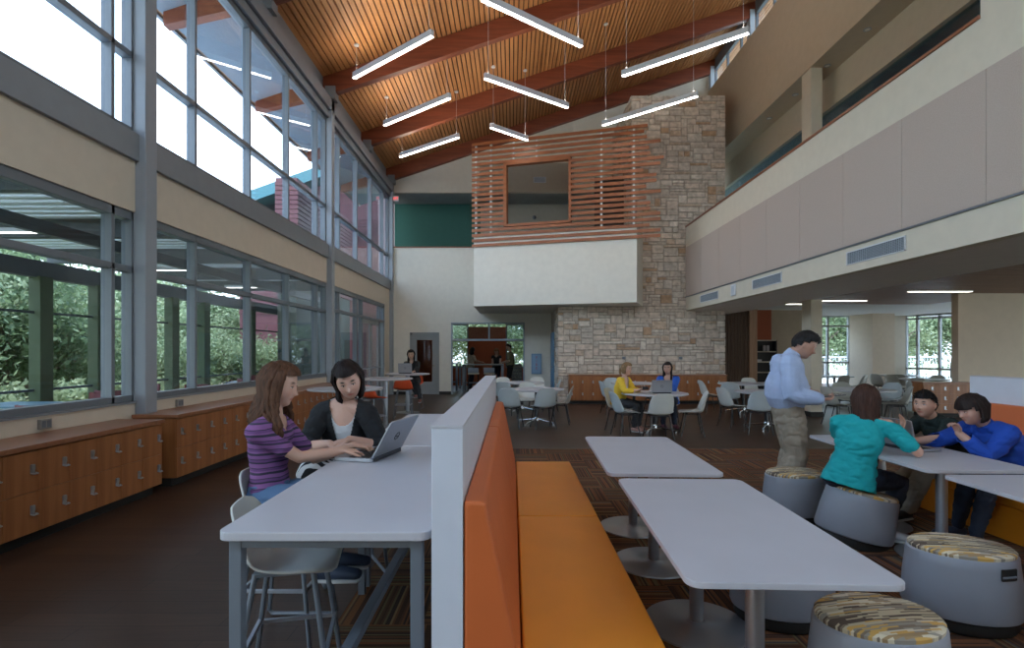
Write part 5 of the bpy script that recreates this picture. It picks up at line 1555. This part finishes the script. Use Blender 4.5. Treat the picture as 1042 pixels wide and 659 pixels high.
# ---- hair
def hair_style(kind, col, length=.35, seed=1, name='hair', part=0., n=70, wave=.02, back_only=False, tail=None, spread=1., gather=None, front=.04):
    def f(c):
        rg = random.Random(seed)
        hs = c['hsc']; HM = c['hm']; inv = c['inv']
        m = mat('hair_%03d_%03d_%03d' % tuple(int(x*1000) for x in col), col, .6, var=.4, vscale=14, stretch=(6, 6, 1), spec=.22)
        b = MB(inv)
        # cap : offset skull with the face left open
        nu, nv = 48, 36; grid = {}
        vs = []; fs = []
        for j in range(nv+1):
            ph = PI*j/nv
            for k in range(nu):
                a = 2*PI*k/nu; d = V(math.sin(ph)*math.cos(a), math.sin(ph)*math.sin(a), -math.cos(ph))
                p = head_point(d)*hs
                t_ = .012+.007*max(0, d.z)+(.006 if kind != 'short' else .0)
                t_ += .0025*math.sin(a*17+d.z*5)
                vs.append(p+Vector((p.x, p.y, p.z)).normalized()*t_*hs)
        def keep(p):
            y, z, x = p.y/hs, p.z/hs, p.x/hs
            if kind == 'short':
                if y > .035: return z > .070-.12*abs(x)
                if y > .012: return z > .030+y*.8
                if y > -.03: return z > .024
                return z > -.052+(.03 if y > -.055 else 0)
            hl = .058
            if y > .05: return z > (.080 if kind != 'bangs' else .038)
            if y > .0: return z > -.07+(y/.05)*.12
            return z > -.10
        for j in range(nv):
            for k in range(nu):
                k2 = (k+1) % nu; f4 = (j*nu+k, j*nu+k2, (j+1)*nu+k2, (j+1)*nu+k)
                cc = (vs[f4[0]]+vs[f4[2]])*.5
                if keep(cc): fs.append(f4)
        b.add([HM @ v for v in vs], fs)
        if kind == 'short':
            for i in range(260):
                a = rg.uniform(0, 2*PI); zz = rg.uniform(-.1, 1); rr = math.sqrt(max(0, 1-zz*zz))
                d = V(rr*math.cos(a), rr*math.sin(a), zz); p = head_point(d)*hs; nn = p.normalized()
                if not keep(p): continue
                q0 = p+nn*.006*hs; dr = (nn*.35+V(rg.uniform(-.3, .3), .7, rg.uniform(-.1, .3))).normalized()
                b.tube([HM @ q0, HM @ (q0+dr*.012+nn*.006), HM @ (q0+dr*.024+nn*.006)], [.0055, .0045, .001], 5)
        else:
            sk_up = V(0, 0, 1)
            for i in range(n):
                a = rg.uniform(-front*PI, (1+front)*PI) if not back_only else rg.uniform(.05*PI, .95*PI)
                az = -a   # 0 = right side(+x), pi = left; back at -pi/2
                d0 = V(math.cos(az)*.55, math.sin(az)*.55+.05, .82).normalized()
                d1 = V(math.cos(az), math.sin(az), .15).normalized()
                d2 = V(math.cos(az), math.sin(az), -.45).normalized()
                P = []
                for d in (d0, (d0+d1).normalized(), d1, d2):
                    p = head_point(d)*hs; P.append(HM @ (p+p.normalized()*(.014+.008*rg.random())*hs))
                last = P[-1]; out = (HM.to_3x3() @ V(math.cos(az), math.sin(az), 0))
                L = length*rg.uniform(.8, 1.08)
                ns = 7; ph = rg.uniform(0, 6.28)
                for q in range(1, ns+1):
                    t_ = q/ns
                    w = wave*math.sin(ph+t_*7)*min(1, t_*2)
                    pp = last+V(0, 0, -1)*L*t_+out*(.012*spread*math.sin(t_*PI)-.025*t_*(0 if spread > 1.2 else 1))+V(w, w*.6*math.cos(ph), 0)
                    if gather is not None:
                        gt = Vector(gather); pp = pp.lerp(V(pp.x*.55+gt.x*.45, pp.y*.55+gt.y*.45, pp.z), min(1, t_*1.3))
                    P.append(pp)
                rad = [.012, .014, .015, .015]+[.0145*(1-.0*q) for q in range(ns-2)]+[.009, .003]
                b.tube(P, [x*hs*(1.0 if length > .15 else .95) for x in rad], 6)
            if tail:
                P = [HM @ V(0, -.10*hs, .01), HM @ V(0, -.135*hs, -.01), HM @ V(0, -.14*hs, -.08), HM @ V(0, -.12*hs, -.15)]
                b.tube(P, [.02, .026, .022, .006], 8)
        o = b.build(name, m, c['r'], smooth='all')
    return f
# striped fabrics
def stripe_mat(name, stops, period, axis=2, rough=.85, distort=.15):
    m = mat(name, (.3, .3, .3), rough)
    nt = m.node_tree; N = nt.nodes; L = nt.links; b = N['Principled BSDF']
    tc = [n for n in N if n.type == 'TEX_COORD'][0]; sp = N.new('ShaderNodeSeparateXYZ'); L.new(tc.outputs['Object'], sp.inputs[0])
    nz = N.new('ShaderNodeTexNoise'); nz.inputs['Scale'].default_value = 7; L.new(tc.outputs['Object'], nz.inputs[0])
    a = N.new('ShaderNodeMath'); a.operation = 'MULTIPLY_ADD'; a.inputs[1].default_value = distort*period; L.new(nz.outputs['Fac'], a.inputs[0]); L.new(sp.outputs[axis], a.inputs[2])
    d = N.new('ShaderNodeMath'); d.operation = 'DIVIDE'; d.inputs[1].default_value = period; L.new(a.outputs[0], d.inputs[0])
    fr = N.new('ShaderNodeMath'); fr.operation = 'FRACT'; L.new(d.outputs[0], fr.inputs[0])
    cr = N.new('ShaderNodeValToRGB'); cr.color_ramp.interpolation = 'CONSTANT'; e = cr.color_ramp.elements
    e[0].position = 0; e[0].color = stops[0][1]+(1,); e[1].position = stops[1][0]; e[1].color = stops[1][1]+(1,)
    for p_, c_ in stops[2:]: q = e.new(p_); q.color = c_+(1,)
    L.new(fr.outputs[0], cr.inputs[0]); L.new(cr.outputs[0], b.inputs['Base Color'])
    return m
PU, DK, PU2 = (.24, .10, .27), (.035, .030, .055), (.15, .06, .19)
M_PURP = stripe_mat('purple_striped_knit', [(0, PU), (.16, DK), (.24, PU2), (.36, DK), (.40, PU), (.58, DK), (.70, PU), (.78, PU2), (.9, DK), (.94, PU)], .105)
M_BW = stripe_mat('black_white_stripes', [(0, (.01, .01, .012)), (.5, (.62, .62, .62))], .06, 1)
M_JEAN = cloth('blue_jeans', (.08, .15, .27)); M_DJEAN = cloth('dark_jeans', (.012, .018, .035)); M_KHAKI = cloth('khaki_cloth', (.30, .25, .19)); M_BLKC = cloth('black_knit', (.008, .009, .011))
M_SNK = mat('dark_sneaker', (.03, .045, .08), .6); M_SOLE = mat('white_sole', (.6, .6, .6), .6); M_BSH = mat('black_shoe', (.012, .011, .011), .4)

# 1 girl in purple
person('girl in a purple striped top with long wavy hair, typing on the near laptop',
       pel=(-1.31, 2.90, .74), neck=(-1.275, 2.87, 1.195), headc=(-1.262, 2.895, 1.352), look=(.97, .05, -.25), face=-100, s=.92,
       shoulders={'R': (-1.315, 2.745, 1.125), 'L': (-1.265, 2.98, 1.12)},
       hands={'R': ((-.945, 2.99, .985), (.85, .45, -.12)), 'L': ((-.93, 3.16, .985), (.95, .0, -.12))},
       elbow_pole={'R': (-.1, -.25, -1), 'L': (0, .3, -1)},
       feet={'R': ((-1.0, 2.85, .41), (1, 0, 0)), 'L': ((-1.0, 3.03, .41), (1, 0, 0))}, skin=(.56, .33, .24), haircol=(.10, .05, .03),
       clothes=[shirt(M_PURP, .62, -.06, .009, vneck=(.07, .07), disp=.004), trousers(M_JEAN)], hair=hair_style('long', (.085, .038, .020), .26, 3, n=120, wave=.03, spread=1.8, front=.10),
       shoes=shoe(M_SNK, M_SOLE), voxel=.005, curl=(22, 26), heavy=.86, hsc=.98, sw=.135)
# 2 woman in black cardigan
def front_top(m, off=.010, name='undershirt', dp=.15, wd=.10):
    return shirt(m, .12, -.05, off, vneck=(wd, dp), name=name, disp=.003, ushape=True)
def open_front(u, v, g): return g > .02 and abs(u) < .040+.055*max(0, min(1, (v+.26)/.26)) and v > -.30
person('woman in a black cardigan and white top looking at the near laptop',
       pel=(-1.16, 3.74, .76), neck=(-1.135, 3.62, 1.215), headc=(-1.085, 3.55, 1.345), look=(.30, -.86, -.45), roll=14, face=-168, s=.98, sface=-170,
       shoulders={'R': (-1.28, 3.62, 1.125), 'L': (-.985, 3.62, 1.125)},
       hands={'R': ((-1.13, 3.32, .965), (.9, -.3, -.1)), 'L': ((-1.02, 3.36, .985), (-.75, -.55, -.12))},
       elbow_pole={'R': (-.9, .0, -.7), 'L': (.8, .1, -.8)},
       feet={'R': ((-1.40, 3.22, .40), (-.2, -1, 0)), 'L': ((-1.22, 3.20, .40), (-.1, -1, 0))}, skin=(.62, .37, .28), haircol=(.012, .008, .007),
       clothes=[front_top(mat('white_knit', (.62, .62, .64), .8)), shirt(M_BLKC, 1.22, -.04, .020, vneck=(.09, .12), name='cardigan', cutfn=open_front), skirt(M_BW)],
       hair=hair_style('long', (.014, .008, .007), .085, 5, n=80, wave=.004), shoes=shoe(M_BSH, M_BSH), voxel=.005, heavy=1.05, curl=(25, 20), hsc=1.04, sw=.155)
# 3 woman at the far laptop
person('woman in a black top sitting at the farthest round high table behind an open laptop',
       pel=(-2.62, 14.35, .74), neck=(-2.66, 14.22, 1.26), headc=(-2.67, 14.17, 1.44), look=(.0, -.9, -.2), face=180, s=1.0,
       hands={'R': ((-2.78, 13.72, 1.02), (.4, -.9, -.1)), 'L': ((-2.50, 13.72, 1.02), (-.4, -.9, -.1))}, elbow_pole={'R': (-.8, 0, -.8), 'L': (.8, 0, -.8)},
       feet={'R': ((-2.50, 14.0, .42), (0, -1, 0)), 'L': ((-2.40, 13.98, .30), (.1, -1, 0))}, skin=(.50, .31, .22), haircol=(.01, .008, .007),
       clothes=[shirt(M_BLKC, 1.9, -.06, .018, vneck=(.05, .06)), trousers(cloth('grey_jeans', (.035, .04, .05)))], hair=hair_style('long', (.010, .007, .006), .20, 6, n=60, wave=.006), shoes=shoe(mat('pink_shoe', (.35, .14, .13), .6), M_SOLE), voxel=.008, hsc=1.05)
# kitchen people
person('dark-haired person in a beige shirt, left of the three in the kitchen',
       pel=(-1.66, 21.5, .93), neck=(-1.62, 21.38, 1.40), headc=(-1.58, 21.33, 1.56), look=(.5, .7, -.2), face=-60, s=.97,
       hands={'R': ((-1.20, 21.15, 1.1), (1, 0, 0)), 'L': ((-1.25, 21.45, 1.1), (1, 0, 0))}, feet={'R': ((-1.66, 21.38, .10), (.8, .5, 0)), 'L': ((-1.70, 21.6, .10), (.8, .5, 0))},
       skin=(.30, .17, .11), haircol=(.01, .01, .01), clothes=[shirt(cloth('beige_shirt', (.42, .34, .25)), .6, -.12, .02), trousers(M_DJEAN)],
       hair=hair_style('long', (.010, .008, .007), .14, 7, n=40, wave=.005), shoes=shoe(M_BSH, M_BSH), voxel=.010, heavy=1.12)
person('long-haired person in a dark top, middle of the three in the kitchen',
       pel=(-.62, 21.45, .92), neck=(-.62, 21.35, 1.36), headc=(-.62, 21.30, 1.52), look=(-.2, -.8, -.5), face=175, s=.96,
       hands={'R': ((-.80, 21.1, 1.06), (.4, -.5, 0)), 'L': ((-.42, 21.1, 1.06), (-.4, -.5, 0))}, feet={'R': ((-.72, 21.5, .10), (0, -1, 0)), 'L': ((-.52, 21.5, .10), (0, -1, 0))},
       skin=(.50, .30, .22), haircol=(.2, .12, .06), clothes=[shirt(cloth('dark_vest', (.02, .018, .02)), .1, -.1, vneck=(.07, .06)), trousers(M_DJEAN)],
       hair=hair_style('long', (.20, .11, .055), .30, 8, n=50, wave=.008), shoes=shoe(M_BSH, M_BSH), voxel=.010)
person('person in an olive t-shirt and black shorts, right of three in the kitchen',
       pel=(-.06, 20.75, .98), neck=(-.08, 20.72, 1.51), headc=(-.12, 20.70, 1.69), look=(-.95, .1, -.25), face=85, s=1.04, male=True,
       hands={'R': ((-.38, 20.9, 1.09), (-1, 0, -.1)), 'L': ((-.36, 20.6, 1.09), (-1, 0, -.1))}, feet={'R': ((-.05, 20.88, .10), (-1, 0, 0)), 'L': ((.0, 20.66, .10), (-1, 0, 0))},
       skin=(.42, .25, .17), haircol=(.03, .02, .015), clothes=[shirt(cloth('olive_tshirt', (.16, .145, .08)), .7, -.14, .02), trousers(cloth('black_shorts', (.01, .01, .014)), name='shorts', length=1.0, off=.03)],
       hair=hair_style('short', (.025, .015, .012), seed=9), shoes=shoe(M_BSH, M_SOLE), voxel=.010)
# yellow cardigan
person('woman in a yellow cardigan with tied blond hair holding a phone at the round table',
       pel=(2.10, 10.52, .53), neck=(2.19, 10.46, 1.02), headc=(2.235, 10.44, 1.185), look=(.72, -.66, -.12), face=-128, s=.97,
       hands={'R': ((2.38, 10.14, .80), (.8, -.2, .3)), 'L': ((2.47, 10.32, .80), (.6, -.6, .2))}, elbow_pole={'R': (-.4, -.6, -.7), 'L': (.3, .5, -.8)},
       feet={'R': ((2.32, 10.16, .10), (.7, -.7, 0)), 'L': ((2.44, 10.34, .10), (.8, -.5, 0))}, skin=(.60, .36, .27), haircol=(.28, .18, .09),
       clothes=[front_top(mat('white_blouse', (.62, .58, .60), .8)), shirt(cloth('yellow_knit', (.74, .47, .035)), 1.5, -.10, .022, vneck=(.08, .10), name='cardigan', cutfn=open_front, flare=.02), trousers(cloth('charcoal_trousers', (.025, .025, .028)))],
       hair=hair_style('long', (.27, .165, .085), .02, 10, n=50, wave=.002, tail=True), shoes=shoe(mat('tan_shoe', (.38, .2, .16), .6), M_SOLE), voxel=.008, palm=((0, .3, 1), (0, 0, 1)), curl=(45, 35))
r = root('phone', 'black phone held up in the hands of the woman in the yellow cardigan', 'phone', (2.50, 10.12, .84), R(-20))
MB(Matrix.Rotation(R(-35), 4, 'X')).prism(rrect(-.075, .075, -.05, .05, .01), -.005, .005).build('housing', M_LAPD, r, bevel=.002)
MB(Matrix.Rotation(R(-35), 4, 'X')).box(-.068, .068, -.042, .042, .005, .006).build('screen', M_SCR, r)
# blue cardigan
person('smiling woman in a bright blue cardigan with long dark hair at the round table',
       pel=(3.22, 11.0, .53), neck=(3.19, 10.93, 1.02), headc=(3.165, 10.90, 1.185), look=(-.42, -.88, -.10), face=160, s=.98,
       hands={'R': ((2.88, 10.55, .78), (-.3, -.9, 0)), 'L': ((3.06, 10.45, .78), (-.4, -.9, 0))}, elbow_pole={'R': (-.7, .1, -.7), 'L': (.9, -.1, -.5)},
       feet={'R': ((3.0, 10.62, .10), (0, -1, 0)), 'L': ((3.22, 10.60, .10), (0, -1, 0))}, skin=(.50, .29, .21), haircol=(.012, .008, .007),
       clothes=[front_top(mat('black_top', (.01, .01, .01), .8)), shirt(cloth('cobalt_knit', (.012, .085, .42)), 1.85, -.12, .024, vneck=(.07, .12), name='cardigan', cutfn=open_front, flare=.03), trousers(M_DJEAN)],
       hair=hair_style('long', (.012, .008, .007), .27, 12, n=75, wave=.006), shoes=shoe(mat('plum_shoe', (.12, .03, .05), .6), M_BSH), voxel=.008, heavy=1.06)
# standing man
person('standing man in a pale blue shirt and khaki trousers looking down at a tablet',
       pel=(2.765, 5.38, .965), neck=(2.765, 5.32, 1.505), headc=(2.872, 5.27, 1.600), look=(.84, -.28, -.52), face=-104, s=1.03, male=True, heavy=1.36, rootz=.008,
       shoulders={'R': (2.665, 5.14, 1.415), 'L': (2.765, 5.52, 1.415)},
       hands={'R': ((2.90, 5.03, 1.09), (.95, .2, -.05)), 'L': ((2.93, 5.30, 1.15), (.85, -.35, -.1))}, elbow_pole={'R': (-.35, -.1, -1), 'L': (-.2, .3, -1)},
       feet={'R': ((2.695, 5.30, .108), (.8, -.6, 0)), 'L': ((2.80, 5.50, .108), (.9, .1, 0))}, knee_pole={'R': (1, -.2, .1), 'L': (1, .2, .1)}, skin=(.44, .25, .18), haircol=(.012, .010, .010),
       clothes=[shirt(cloth('pale_blue_shirt', (.36, .44, .62)), 1.9, -.02, .022, collar=True, disp=.006, freq=5), trousers(M_KHAKI, wide=.035, off=.022, disp=.008, length=2.),],
       hair=hair_style('short', (.014, .012, .012), seed=13), shoes=shoe(M_BSH, M_BSH), voxel=.006, curl=(30, 30), palm=((0, 0, 1), (0, 0, -1)), hsc=1.13, sw=.19)
r = root('tablet', 'dark tablet held by the standing man', 'tablet', (3.04, 5.13, 1.115), R(-12))
MB(Matrix.Rotation(R(-6), 4, 'Y')).prism(rrect(-.10, .12, -.085, .085, .012), -.004, .005).build('housing', mat('tablet_grey', (.08, .08, .09), .4), r, bevel=.002)
MB(Matrix.Rotation(R(-6), 4, 'Y')).box(-.09, .11, -.075, .075, .005, .006).build('screen', M_SCR, r)
# girl in teal
person('girl in a teal t-shirt seen from behind on the tilted stool',
       pel=(2.66, 4.22, .545), neck=(2.79, 4.24, 1.01), headc=(2.82, 4.27, 1.14), look=(.55, .78, -.15), face=-28, s=.95,
       hands={'R': ((3.06, 4.22, .90), (.35, .1, .9)), 'L': ((2.96, 4.62, .80), (.7, .6, .1))}, elbow_pole={'R': (.55, -.7, -.8), 'L': (-.8, .2, -.6)},
       feet={'R': ((3.01, 4.33, .108), (.3, -.2, 0)), 'L': ((2.93, 4.74, .108), (.8, .6, 0))}, knee_pole={'R': (1, .25, .3), 'L': (.2, 1, .3)}, skin=(.55, .31, .22), haircol=(.06, .03, .02), rootz=.008,
       clothes=[shirt(cloth('teal_jersey', (.005, .34, .36)), .72, -.14, .022, disp=.008, flare=.008), trousers(M_DJEAN)],
       hair=hair_style('long', (.050, .022, .015), .46, 14, n=85, wave=.014, gather=(2.79, 4.08, 0)), shoes=shoe(mat('white_sneaker', (.55, .56, .58), .6), M_SOLE), voxel=.0055, heavy=1.03, palm=((-1, .2, 0), (0, 0, -1)), curl=(16, 25), sw=.165)
# boys
person('short-haired boy in a black polo shirt and khaki trousers at the laptop table',
       pel=(4.10, 4.92, .52), neck=(3.80, 4.83, .925), headc=(3.705, 4.80, 1.06), look=(-.88, -.42, -.08), face=95, s=.90, male=True,
       hands={'R': ((3.42, 4.98, .775), (-.9, -.3, 0)), 'L': ((3.46, 4.68, .775), (-.9, .1, 0))}, elbow_pole={'R': (0, .6, -.7), 'L': (.1, -.7, -.8)},
       feet={'R': ((3.50, 5.06, .108), (-.9, -.3, 0)), 'L': ((3.58, 4.86, .108), (-.9, -.35, 0))}, skin=(.56, .32, .23), haircol=(.012, .010, .010), rootz=.008,
       clothes=[shirt(cloth('black_green_polo', (.006, .016, .014)), .75, -.06, .018, collar=True), trousers(M_KHAKI, wide=.02, off=.02)],
       hair=hair_style('short', (.010, .008, .008), seed=15), shoes=shoe(M_BSH, M_SOLE), voxel=.006, hsc=1.0, sw=.165)
person('boy in a bright blue long-sleeved shirt resting his chin on his hand',
       pel=(4.12, 4.30, .52), neck=(3.83, 4.32, .935), headc=(3.70, 4.30, 1.065), look=(-.93, .05, -.30), face=92, s=.92, male=True,
       hands={'R': ((3.36, 4.52, .775), (-.95, .25, 0)), 'L': ((3.555, 4.26, .885), (-.35, .1, .9))}, elbow_pole={'R': (.2, .4, -.8), 'L': (-.5, -.3, -.8)},
       feet={'R': ((3.66, 4.40, .108), (-1, 0, 0)), 'L': ((3.60, 4.16, .108), (-1, 0, 0))}, skin=(.52, .30, .23), haircol=(.02, .012, .010), rootz=.008,
       clothes=[shirt(cloth('royal_blue_shirt', (.008, .06, .38)), 1.9, -.08, .022, collar=True, disp=.009, freq=7), trousers(M_DJEAN)],
       hair=hair_style('bangs', (.018, .010, .008), .035, 16, n=60, wave=.003), shoes=shoe(M_SNK, M_SOLE), voxel=.006, hsc=1.0, sw=.165, palm=((0, 0, -1), (-1, 0, 0)), curl=(20, 50))
# ------------------------------------------------------------------ light and view
W = bpy.data.worlds.new('sky'); S.world = W; W.use_nodes = True
N = W.node_tree.nodes; L = W.node_tree.links
bg = N['Background']
tc = N.new('ShaderNodeTexCoord'); sp = N.new('ShaderNodeSeparateXYZ'); L.new(tc.outputs['Generated'], sp.inputs[0])
cr = N.new('ShaderNodeValToRGB'); e = cr.color_ramp.elements
e[0].position = .48; e[0].color = (.55, .62, .66, 1)
e[1].position = .56; e[1].color = (.80, .93, 1.0, 1)
q = e.new(.9); q.color = (.50, .72, 1.0, 1)
mp = N.new('ShaderNodeMapRange'); mp.inputs[1].default_value = -1; mp.inputs[2].default_value = 1
L.new(sp.outputs[2], mp.inputs[0]); L.new(mp.outputs[0], cr.inputs[0]); L.new(cr.outputs[0], bg.inputs[0])
bg.inputs[1].default_value = 3.0
sun = bpy.data.lights.new('sun', 'SUN'); so_ = bpy.data.objects.new('sun', sun); COL.objects.link(so_)
sun.energy = 4.0; sun.angle = R(1.5); sun.color = (1, .95, .86)
so_.rotation_euler = (R(14), R(-8), R(0))   # high, from behind the camera side
S.view_settings.view_transform = 'Standard'; S.view_settings.look = 'None'; S.view_settings.gamma = 1
S.view_settings.use_curve_mapping = False
S.view_settings.exposure = 1.0
S.render.engine = 'CYCLES'
S.cycles.use_denoising = True
S.cycles.max_bounces = 8; S.cycles.diffuse_bounces = 5; S.cycles.transparent_max_bounces = 16
S.cycles.caustics_reflective = False; S.cycles.caustics_refractive = False
S.cycles.sample_clamp_indirect = 6.0
